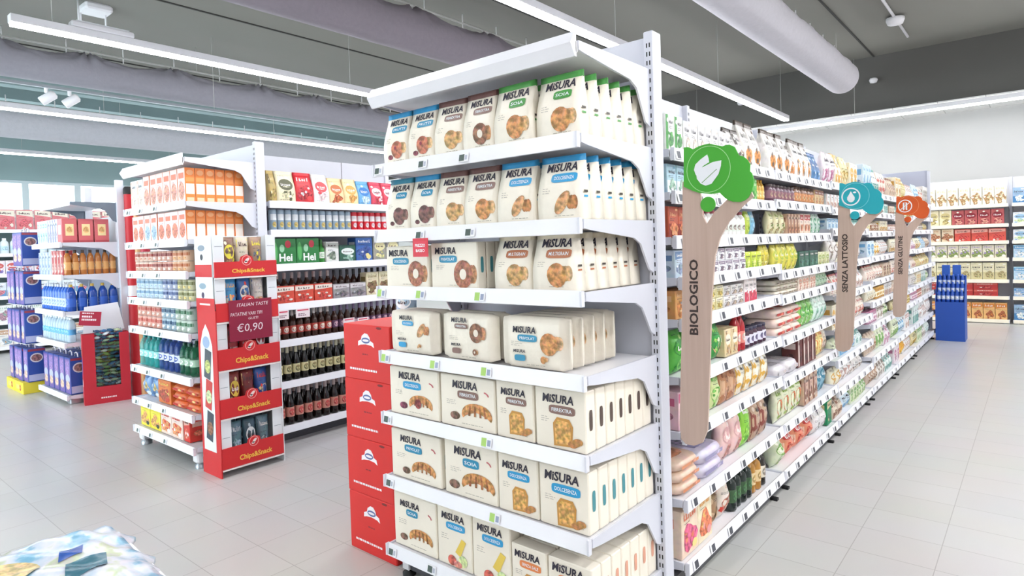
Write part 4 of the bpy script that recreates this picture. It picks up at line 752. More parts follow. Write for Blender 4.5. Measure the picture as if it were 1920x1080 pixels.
def tree_sign(x, dy, word, h, emblem, label):
    t = thing('wooden_sign', label, 'sign', (x, dy, 0), 0, 'wooden tree signs along the wide aisle'); th = .012
    part('board', MB().prism(TRUNK, lambda a, b, k: (k * th, a, b), OAK), t)
    cm = mt(h, .45, 'plastic'); wm = mt('#eef3f8', .4); cl = MB(); cl.prism(CLOUD, lambda a, b, k: (-.006 + k * .006, a, b), cm)
    F = lambda a, b, e=0: (-.006 - e, a, b)
    ring = [(.959 + .086 * cos(q), 1.716 + .088 * sin(q)) for q in [2 * pi * i / 40 for i in range(41)]]; ri = [(.959 + .0835 * cos(q), 1.716 + .0855 * sin(q)) for q in [2 * pi * i / 40 for i in range(41)]]
    rl = mt('#a5dc9a' if emblem == 'leaf' else '#8fd8e0' if emblem == 'drop' else '#e09a68')
    for i in range(40): poly(cl, F, [ring[i], ring[i + 1], ri[i + 1], ri[i]], rl, .0008)
    part('cloud_panel', cl, t, {'leaf': 'green', 'drop': 'turquoise', 'wheat': 'orange'}[emblem] + ' tree crown panel')
    o = MB(); o.prism([(.964 + .029 * cos(q), 1.584 + .029 * sin(q)) for q in [2 * pi * i / 24 for i in range(24)]], lambda a, b, k: (-.006 + k * .006, a, b), cm); part('small_disc', o, t)
    em = MB()
    if emblem == 'leaf':
        poly(em, F, LEAF1, wm, .0012); poly(em, F, LEAF2, wm, .0018); poly(em, F, [(.985, 1.668), (.9835, 1.666), (.925, 1.712), (.926, 1.714)], mt('#5a9a50'), .0024)
    else:
        for i in range(40):
            a0, a1 = 2 * pi * i / 40, 2 * pi * (i + 1) / 40; poly(em, F, [(.985 + r * cos(q), 1.712 + r * sin(q) * 1.05) for r, q in ((.058, a0), (.058, a1), (.05, a1), (.05, a0))], wm, .001)
        if emblem == 'drop':
            poly(em, F, [(.985, 1.75), (.995, 1.73), (1.008, 1.708), (1.008, 1.692), (.998, 1.678), (.985, 1.674), (.972, 1.678), (.962, 1.692), (.962, 1.708), (.975, 1.73)], wm, .0014)
            oval(em, F, .962, 1.74, .01, .006, wm, .0014)
        else:
            for q in range(5):
                for sgn in (1, -1): oval(em, F, .985 + sgn * .011, 1.682 + q * .014, .006, .011, wm, .0014, 10, rot=sgn * .6)
            poly(em, F, [(1.02, 1.678), (1.024, 1.682), (.95, 1.746), (.946, 1.742)], wm, .002)
    part('emblem', em, t)
    v, f, asp = glyphs(word, .03); lt = MB(); hh = .036; ln = hh * asp
    # reads upwards
    z0 = 1.083 if emblem == 'leaf' else 1.06; ln = .293 if emblem == 'leaf' else .40 if emblem == 'drop' else .37
    lt.add([(-.0012, 1.006 + .004 + .036 * q - .0 + (0.006 - .006 * p), z0 + ln * p) for p, q in [(p, q) for p, q in v]], f, mt('#3a2e2c')); part('lettering', lt, t)
    br_ = MB(); br_.tube([(.008, 1.075, 1.2), (.06, 1.11, 1.2)], .006, STEEL, 6); part('fixing', br_, t)
tree_sign(2.325, 0, 'BIOLOGICO', '#46ac35', 'leaf', 'wooden tree sign with green crown, white leaf and dark word BIOLOGICO')
tree_sign(4.80, 0, 'SENZA LATTOSIO', '#1fa9b8', 'drop', 'wooden tree sign with turquoise crown and white drop, reading SENZA LATTOSIO')
tree_sign(7.05, 0, 'SENZA GLUTINE', '#d2571c', 'wheat', 'wooden tree sign with orange crown, reading SENZA GLUTINE')

# ================================================================ END WALL SHELVING and blue floor display
WB = 12.42
WL = [1.862, 1.552, 1.287, 1.02, .68, .42, .055]; WN = ['top', 'second', 'third', 'fourth', 'fifth', 'sixth', 'bottom']
CR = mt('#eee6d2', .4, 'plastic')
def wallbay(y, w, nm, lab, rows):
    bay = Bay(WB, y, -pi / 2, nm); t = thing('wall_shelving', lab, 'shelving', (WB, y, 0), -pi / 2, 'shelving along the end wall')
    part('back_panel', MB().box(.022, w - .022, .46, .48, .02, 2.3, WHITE), t); part('upright', MB().box(-.02, .02, .4, .5, 0, 2.3, STEEL), t); part('plinth', MB().box(.02, w - .02, .06, .1, 0, .05, mt('#3a3a3e', .5)), t)
    for k in (0, 1): part('foot', MB()  .lathe([(.03, 0), (.03, .02), (.015, .03), (.015, .048)], STEEL, 10, .08 + k * (w - .16), .03), t)
    for k, z in enumerate(WL): shelf(t, .024, w - .024, 0, .44, z, True, .1, CR, WHITE, (0, 1))
    for k, it in enumerate(rows): fill(bay, WL[k] + .002, WN[k], it, .03, w - .03, .03, WL[k - 1] - WL[k] - .05 if k else 9)
def cc(h1, h2, h3, w, d, h, seed, st='E'): return bx(w, d, h, (h1, h2, '#fff8ea', h3), seed, st)
w1 = cc('#f2ead6', '#e4d4b0', '#b08a5a', .147, .14, .29, 301); w2 = cc('#ece0b8', '#d8c88a', '#a8945a', .162, .14, .25, 302, 'B'); w3 = cc('#b85a5a', '#8e2a34', '#d89080', .162, .14, .24, 303, 'B')
w4 = cc('#e8d4b4', '#c89a70', '#a86a48', .162, .14, .21, 304); w5 = cc('#d8584a', '#e8a898', '#c84038', .214, .14, .2, 305, 'A'); w6 = cc('#e8e0c8', '#b09ac8', '#8a9a58', .146, .14, .21, 306); w7 = cc('#ece4c0', '#d8cc98', '#a89868', .146, .14, .27, 307, 'C')
w8 = cc('#c23c38', '#d86a5a', '#a8262a', .328, .14, .11, 308, 'A'); w9 = cc('#e8b878', '#d8843a', '#a85a30', .146, .14, .26, 309, 'A'); b1 = cc('#b8d4e6', '#6aa4cc', '#e8eef2', .16, .14, .2, 310, 'A'); b2 = cc('#e4e8ec', '#9ac0dc', '#c8d8a0', .17, .14, .17, 311, 'B'); b3 = cc('#9ab8d4', '#4a84b8', '#d8e4ec', .15, .14, .24, 312, 'C')
wallbay(1.80, 1.45, 'end wall unit', 'cream-railed shelving unit on the end wall beside the blue display', [
    [(w1, 'cream cake carton', 14)], [(w2, 'pale yellow carton', 4), (w3, 'dark red carton', 8)], [(w4, 'beige carton with brown print', 4), (w5, 'red and cream wide carton', 6)], [(w6, 'cream carton with lilac band', 14)], [(w7, 'pale cream carton', 14)], [(w8, 'red flat carton', 8, dict(layers=2))], [(w9, 'orange carton', 14)]])
wallbay(.35, 1.35, 'blue end wall unit', 'end wall shelving unit holding pale blue packs at the frame edge', [
    [(b3, 'blue and white carton', 7)], [(b2, 'white carton with blue oval', 7)], [(b2, 'white carton with blue oval', 7)], [(b1, 'pale blue carton', 7)], [(b1, 'pale blue carton', 7)], [(cc('#a8c4e0', '#5a90c4', '#e0e8f0', .2, .14, .13, 313, 'A'), 'blue low carton', 5)], [(b3, 'blue and white carton', 7)]])
BD = Bay(10.16, 1.092, -pi / 2, 'blue floor display'); BLU = mt('#2350ae', .45); BLU2 = mt('#2d62c4', .4)
t = thing('floor_display', 'blue cardboard floor display with bottle tiers at the end of the aisle', 'display stand', (10.16, 1.092, 0), -pi / 2)
part('front_panel', MB().box(0, .325, 0, .01, 0, .52, BLU), t)
for u in (0, .317): part('side_panel', MB().prism([(.01, 0), (.34, 0), (.34, .86), (.25, .86), (.01, .56)], lambda a, b, k: (u + .008 * k, a, b), BLU), t)
part('back_panel', MB().box(.008, .317, .33, .34, 0, .86, BLU), t); part('top_ledge', MB().box(.009, .316, .26, .33, .85, .86, BLU2), t)
for k in range(3): part('tier', MB().box(.009, .316, (.02 + .075 * k), .258, .5 + .1 * k, .52 + .1 * k, BLU2), t)
kb = bo(.0225, .16, ('#2450b0', '#b8ccec', '#3a6ad0', '#dfe8f6'), 'fat', name='spray_bottle')
for k in range(3): fill(BD, .521 + .1 * k, ['lowest', 'middle', 'upper'][k] + ' tier', [(kb, 'small blue bottle', 6, dict(gap=.004, jit=.1))], .014, .315, .03 + .075 * k)
for k in range(2):
    single('blue_box', MB().box(-.045, .045, -.03, .03, 0, .14, BLU2, .003), ['blue box on top of the floor display, closer to the aisle shelves', 'blue box on top of the floor display, farther from the aisle shelves'][k], 'box', BD.at(.1 + .12 * k, .294, .861), -pi / 2)

# ================================================================ SNACK GONDOLA (second from the front display)
SL = [1.815, 1.56, 1.34, 1.14, .92, .62, .37, .15]; SNN = ['top', 'second', 'third', 'fourth', 'fifth', 'sixth', 'seventh', 'bottom']
SB = Bay(1.85, 5.43, -pi / 2, 'snack end unit')
t = thing('end_shelving_unit', 'white metal end display with orange cartons behind the red snack tower', 'shelving', (1.85, 5.43, 0), -pi / 2)
for u in (.012, 1.06): part('upright', upright(MB(), u, .5, .57, 2.265, STEEL, True, .04), t)
part('back_panel', MB().box(.034, 1.036, .525, .54, .05, 2.25, STEEL), t)
for i, z in enumerate(SL): shelf(t, .01, 1.055, .0, .5, z, True, .18 if i < 7 else .1)
cs = shelf(t, .01, 1.055, .0, .5, 2.11, False, .2); cs.name = 'canopy'
part('canopy_lip', MB().prism([(-.006, -.05), (.004, -.05), (.004, .03), (-.006, .03), (-.03, -.01)], lambda a, b, k: (.01 + 1.045 * k, a, b), RAILW), cs)
for u in (.06, 1.0): part('foot', MB().box(u - .04, u + .04, .02, .1, .04, .11, WHITE, .01).lathe([(.04, 0), (.04, .025), (.02, .035), (.02, .045)], CHROME, 12, u, .06), t)
part('base_frame', MB().box(.04, 1.02, .1, .5, .03, .1, mt('#4a4a50', .5, 'metal')), t)
def ricebox(seed, h, front, pic_):
    key = ('rice', seed)
    if key not in KC:
        w, d = .115, .066; mb = MB(); mb.box(-w / 2, w / 2, -d / 2, d / 2, 0, h, mt('#f0873a', .42), .002); rng = random.Random(seed); F = flatF(-d / 2)
        rect(mb, F, -w / 2 + .001, w / 2 - .001, .002, h - .002, mt(front), .0004); oval(mb, F, 0, h * .34, w * .4, h * .26, mt(pic_, .5, 'photo'), .001); rect(mb, F, -w * .36, w * .36, h * .7, h * .86, mt('#e4785a'), .001); lines(mb, F, -w * .3, h * .62, w * .6, 2, mt('#8a4a40'), rng)
        for sg in (1, -1):
            G = sideF(sg * w / 2, sg); rect(mb, G, -d * .42, d * .42, h * .24 if seed == 1 else h * .02, h * .54, mt('#f6ecdf'), .0005, 1, 1); oval(mb, G, 0, h * .86, d * .34, h * .08, mt('#f6b07a'), .0006); rect(mb, G, -d * .4, d * .4, h * .6, h * .72, mt('#f59a55'), .0005, 1, 1)
            if seed == 1: rect(mb, G, -d * .36, d * .36, h * .02, h * .14, mt('#f4c9a4'), .0005, 1, 1)
        KC[key] = Kit('rice_carton', [('rice_carton', mb.mesh('rice_carton'))], w, d, h, 'box')
    return KC[key]
r1, r2, r3 = ricebox(1, .235, '#f0d4cc', '#d8907a'), ricebox(2, .205, '#e8dde0', '#d8785a'), ricebox(3, .205, '#e2e6ee', '#9ab0c8')
wht = bx(.115, .066, .22, ('#f0f0f2', '#e4b8a8', '#ffffff', '#e8c8b8'), 320, 'D', 'rice_carton')
def gs(lvl, items, v0=.03, bay=SB, lv=SL, nn=SNN): n = nn.index(lvl); fill(bay, lv[n] + .002, lvl, items, .03, 1.035, v0, (lv[n - 1] if n else 2.11) - lv[n] - .05)
gs('top', [(wht, 'white slim carton', 2), (r1, 'salmon front rice carton', 5), (r1, 'orange-sided rice carton by the bracket', 1, dict(rows=6, rgap=.001, jit=0))])
gs('second', [(r2, 'pale rice carton with orange picture', 2), (r3, 'white-blue rice carton', 2), (r2, 'pale rice carton with red print', 3), (r2, 'orange-sided pale carton by the bracket', 1, dict(rows=6, rgap=.001, jit=0))])
tin = lambda c, s=0: ca(.04, .075, c, s, 'food_can')
gs('third', [(tin(('#e4c8b8', '#a84a3c', '#c88a70')), 'pinkish small can', 4, dict(layers=2)), (tin(('#d8a898', '#8a3a34', '#e8d0c0')), 'red-brown small can', 4, dict(layers=2)), (tin(('#e0b898', '#b8683a', '#d89a60')), 'orange small can', 4, dict(layers=2))])
gs('fourth', [(tin(('#cfdde8', '#7a9ab8', '#a8c0d4')), 'pale blue small can', 6, dict(layers=2)), (tin(('#b0b8d0', '#4a5a8a', '#d8dce8')), 'blue-grey small can', 3, dict(layers=2)), (tin(('#c8c4a0', '#7a7a4a', '#d8c070')), 'olive small can', 3, dict(layers=2))])
gs('fifth', [(ca(.05, .1, ('#e0a898', '#c0584a', '#f0d0c0'), 0, 'food_can'), 'salmon food can', 4, dict(layers=2)), (ca(.045, .095, ('#a8bcc8', '#3a5a7a', '#dce4ea'), 0, 'food_can'), 'steel blue food can', 3, dict(layers=2)), (ca(.045, .095, ('#c0ccc0', '#4a7a5a', '#e0e8dc'), 0, 'food_can'), 'grey-green food can', 3, dict(layers=2))])
gs('sixth', [(bo(.042, .23, ('#2fb0ac', '#9adcd8', '#1f8a8a', '#e0f4f0'), 'pet', name='soft_drink_bottle'), 'turquoise drink bottle', 4, dict(rows=2)), (bo(.042, .24, ('#2a4a9a', '#e4e8f0', '#24408a', '#3a5ab0'), 'pet', name='soft_drink_bottle'), 'blue drink bottle with white label', 4, dict(rows=2)), (bo(.038, .22, ('#1f6a48', '#a8c8b0', '#1a4a38', '#e0ece0'), 'pet', name='soft_drink_bottle'), 'green drink bottle', 3, dict(rows=3))])
gs('seventh', [(po(.16, .1, .2, ('#7aa0cc', '#4a70b0', '#e0e8f0', '#c8b070'), 330, 'E'), 'blue snack bag', 2), (bx(.22, .1, .17, ('#d8783a', '#e8c060', '#c03a2a', '#a84a2a'), 331, 'E'), 'orange picture carton', 1), (fl_(.22, .2, .05, ('#d86a3a', '#c03028', '#e8b070'), 332, 'cake_pack'), 'orange and red flat pack', 2, dict(layers=3))], .04)
gs('bottom', [(bx(.2, .14, .19, ('#efe04a', '#e4d83a', '#3a4a3a', '#d89a5a'), 333, 'E'), 'bright yellow carton', 2, dict(gap=.01)), (bx(.2, .14, .185, ('#f0d8cc', '#d8382c', '#ffffff', '#e8905a'), 334, 'E'), 'red-topped cream carton', 2, dict(gap=.01)), (bx(.1, .14, .185, ('#d8382c', '#e8b0a0', '#ffffff', '#e07050'), 335, 'A'), 'red slim carton', 1)], .03)
for lv in range(8):
    for q, u in enumerate((.1, .34, .6)): price_tag(SB, u, -.0145, SL[lv] - .039, 'ink', '%s small price tag on %s shelf rail of snack end unit' % (ORD[q], SNN[lv]), 'price tags on the snack end unit')

# drinks side
DY, DX0, DX1 = 4.40, 2.47, 4.00
DL = [1.835, 1.618, 1.36, 1.06, .783, .468, .13]; DN = ['top', 'second', 'third', 'fourth', 'fifth', 'sixth', 'bottom']
DB = Bay(DX0, DY, 0, 'drinks bay')
t = thing('shelving_bay', 'white shelving bay full of beer bottles behind the red snack tower', 'shelving', (DX0, DY, 0))
L = DX1 - DX0; part('back_panel', MB().box(0, L, .5, .52, .03, 2.26, mt('#c9cbd3', .4, 'metal')).box(1.0, 1.004, .498, .5, 1.84, 2.26, DARK), t); part('upright', MB().box(L - .04, L, .48, .56, 0, 2.26, STEEL), t)
part('plinth', MB().box(0, L, .1, .12, 0, .09, mt('#47484c', .5)), t)
for z in DL: shelf(t, .0, L, 0, .5, z, True, .12)
def gd(lvl, items, v0=.03, skip=0): n = DN.index(lvl); fill(DB, DL[n] + .002, lvl, items, .03 + skip, L - .03, v0, DL[n - 1] - DL[n] - .05 if n else 9)
def crisp(c, s, st, w=.155, h=.245): return bg(w, .09, h, c, s, st, c[0], 'crisps_bag')
gd('top', [(crisp(('#b8a060', '#6a5a30', '#e8dcb0', '#a89050'), 340, 'D', .06), 'narrow olive bag', 1), (crisp(('#ece2c0', '#5a5a40', '#f4f0dc', '#d8d0a8'), 341, 'B'), 'cream bag with round emblem', 1), (crisp(('#cc2a34', '#f0e4e0', '#d84a4a', '#b0222c'), 342, 'E'), 'red bag with white lettering band', 1), (crisp(('#f4efec', '#cc4a50', '#ffffff', '#e8c8c8'), 343, 'B', .14, .24), 'white bag with red oval', 1), (crisp(('#ecd0a0', '#c06a3a', '#f4e0c0', '#b85a30'), 344, 'B', .14, .22), 'tan bag with brown emblem', 1), (crisp(('#f0d8a8', '#e0a050', '#f8ecd0', '#d89a50'), 345, 'B', .135, .22), 'pale orange bag', 1), (crisp(('#6aa8d8', '#2a70b8', '#dceaf4', '#b8d4ea'), 346, 'B', .13, .21), 'blue bag', 1), (crisp(('#d84a60', '#f0d0d4', '#ffffff', '#c03040'), 347, 'B', .13, .21), 'rose red bag', 2)])
gd('second', [(ca(.0295, .168, ('#8fa4b4', '#dfe4e6', '#c8b060'), 0, 'beer_can'), 'tall grey-blue drink can', 12, dict(gap=.003)), (ca(.0295, .16, ('#cf2e3a', '#e8e4e4', '#d8c8c8'), 0, 'beer_can'), 'red drink can', 8, dict(gap=.003))])
def hei(seed):
    key = ('hei', seed)
    if key not in KC:
        w, d, h = .2, .13, .2; mb = MB(); mb.box(-w / 2, w / 2, -d / 2, d / 2, 0, h, mt('#2a7a3c', .4), .003); F = flatF(-d / 2)
        oval(mb, F, -.075, h * .5, .018, h * .36, mt('#58b060'), .0008); oval(mb, F, .03, h * .78, .025, .03, mt('#c23a48'), .001, 10); text(mb, F, 'Hei', -.045, h * .12, .11, .06, mt('#f0f4f0'), .0016, .03); oval(mb, F, -.02, h * .62, .02, .03, mt('#9ad0a8'), .0008)
        KC[key] = Kit('beer_pack', [('beer_pack', mb.mesh('beer_pack'))], w, d, h, 'beer pack')
    return KC[key]
gd('third', [(hei(0), 'green beer pack with white letters', 2), (bo(.028, .19, ('#3a8a3a', '#e8f0e4', '#2a6a2a', '#c8e0c0'), 'beer', name='beer_bottle'), 'light green beer bottle', 1), (bx(.12, .12, .17, ('#dfe0dc', '#b8bcb4', '#8a9a8a', '#6a7a6a'), 350, 'A', 'beer_pack'), 'grey-white beer pack', 1), (bx(.16, .12, .14, ('#2a5a48', '#e4ece8', '#3a6a58', '#8ab0a0'), 351, 'B', 'beer_pack'), 'dark green beer pack with round print', 1), (bx(.17, .12, .2, ('#3a68b0', '#dce4f0', '#e8d890', '#2a4a90'), 352, 'E', 'beer_pack'), 'blue beer pack', 1), (bx(.14, .12, .2, ('#9a9a92', '#e4dca8', '#8a8a84', '#d8d090'), 353, 'B', 'beer_pack'), 'grey beer pack with yellow disc', 2)])
brown = lambda lab_, cap, img: bo(.031, .235, ('#3a1e16', lab_, cap, img), 'beer', name='beer_bottle')
gd('fourth', [(bx(.165, .09, .135, ('#cf4a34', '#e8dcd0', '#e8b840', '#c03a2a'), 354, 'A', 'beer_pack'), 'red and yellow beer pack', 3), (bx(.16, .09, .12, ('#9a9698', '#d4d0d2', '#7a3a40', '#6a6468'), 355, 'A', 'beer_pack'), 'grey beer pack', 2), (bx(.13, .09, .2, ('#dcd2b0', '#8a7a50', '#f0e8d0', '#7a5a3a'), 356, 'E', 'beer_pack'), 'cream beer pack', 2)], .02)
fill(DB, DL[3] + .002, 'fourth (rear)', [(brown('#b8a8a0', '#c8bcb8', '#6a3a30'), 'brown beer bottle', 9, dict(gap=.002)), (brown('#2a2426', '#3a3a3c', '#5a5050'), 'black-labelled beer bottle', 9, dict(gap=.002))], .03, L - .03, .125)
sixp = lambda c, s: bx(.195, .11, .14, c, s, 'B', 'beer_pack')
gd('fifth', [(brown('#b0443a', '#c8c0bc', '#e8d0c0'), 'amber beer bottle with red label', 8, dict(gap=.003, rows=2)), (brown('#5a3a5a', '#7a6a8a', '#c8a0b0'), 'dark beer bottle with purple label', 12, dict(gap=.003))])
gd('sixth', [(bo(.031, .27, ('#16130f', '#dcd4a4', '#c8c4a8', '#8a8050'), 'beer', name='beer_bottle'), 'black beer bottle with cream label', 13, dict(gap=.012, rows=2))])
gd('bottom', [(bo(.033, .285, ('#1a0f0d', '#d09080', '#b8a8a4', '#b8403a'), 'beer', name='beer_bottle'), 'dark beer bottle with pink-red label', 12, dict(gap=.012, rows=2))])
for i, (u, z, w, lb) in enumerate(((.03, 1.02, .1, 'narrow pink and white price card below the red beer packs'), (.2, 1.02, .12, 'white price card with grey figures below the beer packs'), (.62, .9, .11, 'white price card in front of the purple labelled bottles'), (.76, .89, .11, 'white price card closest to the red carton stack'))):
    mb = MB(); mb.box(-w / 2, w / 2, -.002, 0, -.07, 0, mt('#f0e2e4', .4)); rng = random.Random(i); rect(mb, flatF(-.002), -w * .4, w * .4, -.018, -.008, mt('#d8506a'), .0006, 1, 1); lines(mb, flatF(-.002), -w * .35, -.045, w * .7, 2, mt('#8a6a74'), rng, .012, .008)
    single('price_card', mb, lb, 'price card', DB.at(u + .03, -.022, z), 0, 'hanging price cards on the drinks bay')

# ---------------------------------------------------------------- red snack tower
RED = mt('#d0262a', .45); WP = mt('#e8edf0', .45); YEL = mt('#f2c04a', .45)
TX, TY, TW, TD = 1.885, 4.075, .445, .26
CT = Bay(TX, TY, 0, 'red snack tower')
t = thing('snack_tower', 'red and white cardboard tower of crisps standing before the orange carton shelves', 'display stand', (TX, TY, 0))
part('back_panel', MB().box(.006, TW - .006, TD - .008, TD, 0, 1.58, WP), t)
for s in (0, 1):
    sp = MB(); u0, u1 = (0, .006) if s == 0 else (TW - .006, TW); sp.box(u0, u1, 0, TD, .0, 1.09, WP if s else RED); sp.box(u0, u1, .02, TD, 1.09, 1.30, WP); sp.box(u0, u1, .02, TD, 1.30, 1.58, WP)
    if s == 0:
        G = lambda y, z, e=0: (-e, TD - y, z)
        poly(sp, G, [(.03, .16), (.2, .16), (.2, .86), (.16, .95), (.115, 1.0), (.07, .95), (.03, .86)], WP, .0008)
        for c, z, h1, h2 in ((.125, .74, '#4a5258', '#b8c070'), (.125, .54, '#c83a34', '#c8d8a0'), (.125, .33, '#3a4450', '#8a5a3a')):
            poly(sp, G, [(c - .06, z - .09), (c + .03, z - .11), (c + .06, z + .08), (c - .03, z + .1)], mt(h1, .45, 'film'), .0014); oval(sp, G, c, z - .02, .04, .045, mt(h2, .5, 'photo'), .002)
        oval(sp, G, .115, .88, .05, .04, mt('#9ab0d0'), .0014); rect(sp, G, 0, TD, .0, .1, RED, .0016); rect(sp, G, 0, TD, 1.09, 1.17, RED, .0016); rect(sp, G, 0, TD - .02, 1.31, 1.39, RED, .0016); rect(sp, G, .05, .2, 1.125, 1.137, mt('#f4d8d4'), .002, 1, 1)
        for z, hh in ((1.25, '#8aa0b0'), (1.5, '#8a96a4')): oval(sp, G, .1, z, .05, .02, mt(hh), .001); oval(sp, G, .1, z - .06, .02, .02, mt('#4a3a5a' if z < 1.3 else '#3a3a44'), .001)
    part('side_panel', sp, t, 'red side with white arch and crisps pictures' if s == 0 else None)
TIER = [(.055, .135), (.385, .125), (.70, .135), (1.015, .12), (1.305, .1)]; CTN = ['bottom', 'second', 'third', 'fourth', 'top']
for i, (z, lh) in enumerate(TIER):
    tb = MB(); tb.box(.007, TW - .007, .012, TD - .009, z, z + .012, WP); o = part('tier_tray', tb, t)
    lp = MB(); lp.box(.007, TW - .007, -.004, .008, z - .012, z - .002, mt('#f0e6e4')); lp.box(.007, TW - .007, -.002, .008, z, z + lh, RED); F = lambda x, q, e=0: (x, -.002 - e, q)
    poly(lp, F, [(TW / 2 - .05, z + lh), (TW / 2 + .05, z + lh), (TW / 2 + .04, z + lh + .03), (TW / 2, z + lh + .045), (TW / 2 - .04, z + lh + .03)], RED, 0); oval(lp, F, TW / 2, z + lh + .005, .034, .034, mt('#f0a09a'), .0006, 20); oval(lp, F, TW / 2, z + lh + .005, .029, .029, RED, .001, 20); oval(lp, F, TW / 2 + .004, z + lh + .008, .02, .01, mt('#f4dcd8'), .0014, rot=.7); oval(lp, F, TW / 2 - .006, z + lh - .006, .012, .008, mt('#f4dcd8'), .0014)
    text(lp, F, 'Chips&Snack', TW * .27, z + lh * .18, TW * .52, lh * .34, YEL, .001, .03); part('front_lip', lp, t)
    for s in (0, 1):
        cb_ = MB(); a = .007 if s == 0 else TW - .077; cb_.box(a, a + .07, .009, .014, z + .012 + (0 if s else 0), (TIER[i + 1][0] - .014) if i < 4 else 1.58, WP); cb_.box(a + .01, a + .06, .0085, .0092, z + .2, z + .203, mt('#8a96a0')); part('corner_panel', cb_, t)
    pal = [[('#5a7a88', '#cfd9dc', '#e8eef0', '#8fb0bc'), ('#3f5a66', '#e4eaec', '#b8c8d0', '#7a9aa8'), ('#6a8490', '#3a4a54', '#e8eef0', '#c8d4d8')],
           [('#8a3a34', '#e0c04a', '#f0d8a0', '#c85a3a'), ('#7a2c2c', '#e8d08a', '#d83a3a', '#d87a4a'), ('#3a5aa0', '#d84a40', '#e8d890', '#c8b8a0')],
           [('#a83038', '#ece8e8', '#f4f0f0', '#c89a9a'), ('#c4323a', '#f4f0f0', '#d8b0a0', '#9aa8b8'), ('#b02a30', '#e8e4e4', '#f0d890', '#d86a5a')],
           [('#4a9ad0', '#e8b870', '#f4e8d0', '#d87a4a'), ('#3a6aa8', '#e8e4d8', '#d84a3a', '#e0a060'), ('#d8d0c8', '#3a5a90', '#d8483a', '#e0b088')],
           [('#8a6a58', '#ece04a', '#f0e8d0', '#b0846a'), ('#d8ccb8', '#ece04a', '#c83a34', '#7a8a5a'), ('#a88a74', '#ecdc50', '#f0e8d0', '#5a6a7a')]][i]
    dsc = [['slate blue', 'dark slate', 'pale slate'], ['brown-red', 'dark red', 'blue and red'], ['deep red', 'bright red', 'red and gold'], ['sky blue', 'royal blue', 'beige and blue'], ['brown and yellow', 'cream and yellow', 'tan and yellow']][i]
    fill(CT, z + .013, CTN[i] + ' tier', [(po(.0955, .075, .27 if i < 4 else .25, pal[q], 360 + i * 3 + q, 'EBA'[(q + i) % 3], 'crisps_bag'), dsc[q] + ' crisps bag', 1, dict(gap=.001, rows=2, rgap=.002, jit=0)) for q in range(3)], .079, .373, .02)
mb = MB(); mb.box(-.15, .15, -.003, 0, 0, .27, mt('#8e1638', .5)); F = flatF(-.003); pw = mt('#f0dfe4')
text(mb, F, 'ITALIAN TASTE', -.095, .225, .22, .022, pw, .001, .0, .2); text(mb, F, 'PATATINE VARI TIPI', -.14, .165, .22, .022, pw, .001, 0, .15); text(mb, F, 'GUSTI', -.02, .135, .07, .016, pw, .001, 0, .2); text(mb, F, '\u20ac0,90', -.1, .05, .18, .062, pw, .001, 0, .1)
single('price_sign', mb, 'dark red handwritten price sign fixed across the red snack tower', 'sign', (TX + .235, TY - .006, .88), .0)

# ================================================================ FAR GONDOLA with water, detergents and panettone
FL = [1.62, 1.295, .93, .615, .09]; FN = ['top', 'second', 'third', 'fourth', 'bottom']
FB = Bay(1.95, 8.42, -pi / 2, 'far end unit')
t = thing('end_shelving_unit', 'white metal end display of pink cartons, amber bottles and water near the windows', 'shelving', (1.95, 8.42, 0), -pi / 2)
for u in (.012, .99): part('upright', upright(MB(), u, .5, .57, 2.27, STEEL, False, .05), t)
part('back_panel', MB().box(.034, .96, .525, .54, .05, 1.9, STEEL), t)
for i, z in enumerate(FL): shelf(t, .01, .985, .0, .5, z, True, .16 if i < 4 else .07)
cs = shelf(t, .01, .985, .08, .5, 2.03, False, .2, brm=mt('#6a7684', .4, 'metal')); cs.name = 'canopy'
part('foot', MB().box(.86, .96, .02, .2, .0, .08, CHROME, .01), t); part('foot', MB().box(.06, .12, .03, .1, 0, .08, CHROME, .01), t)
def pinkbox():
    w, d, h = .15, .13, .245; mb = MB(); mb.box(-w / 2, w / 2, -d / 2, d / 2, 0, h, mt('#d3686c'), .003); F = sideF(w / 2, 1)
    rect(mb, F, -d * .28, d * .28, h * .3, h * .78, mt('#efd9a0'), .0006); rect(mb, F, -d * .46, d * .46, h * .02, h * .1, mt('#b84a54'), .0006); oval(mb, F, 0, h * .54, d * .2, h * .14, mt('#e8b070', .5, 'photo'), .0012)
    rect(mb, flatF(-d / 2), -w * .3, w * .3, h * .35, h * .75, mt('#eec6b8'), .0006)
    return Kit('carton', [('carton', mb.mesh('pink_carton'))], w, d, h, 'box')
def gf(lvl, items, v0=.03): n = FN.index(lvl); fill(FB, FL[n] + .002, lvl, items, .03, .965, v0, FL[n - 1] - FL[n] - .05 if n else 9)
gf('top', [(bx(.084, .09, .25, ('#d8ecec', '#7ab8b4', '#ffffff', '#a8d0cc'), 370, 'F'), 'teal striped carton', 4, dict(gap=.008)), (bx(.074, .09, .25, ('#c8c8dc', '#6a6aa0', '#ffffff', '#b8b0cc'), 371, 'D'), 'lilac carton', 4, dict(gap=.008)), (pinkbox(), 'pink-red carton with pale side square', 1, dict(rows=3, rgap=.012))])
gf('second', [(bx(.1, .09, .24, ('#c8d4ec', '#8a9ac8', '#ffffff', '#a8b4d8'), 375, 'D'), 'pale blue carton', 4, dict(gap=.01)), (bx(.085, .09, .25, ('#b84a4a', '#e8c0b8', '#ffffff', '#d89a90'), 376, 'D'), 'red carton', 4, dict(gap=.01)), (bo(.031, .25, ('#b9743a', '#d8a060', '#3a2a20', '#e8d0b0'), 'fat', name='juice_bottle'), 'amber bottle with dark cap', 1, dict(rows=7, rgap=.003))])
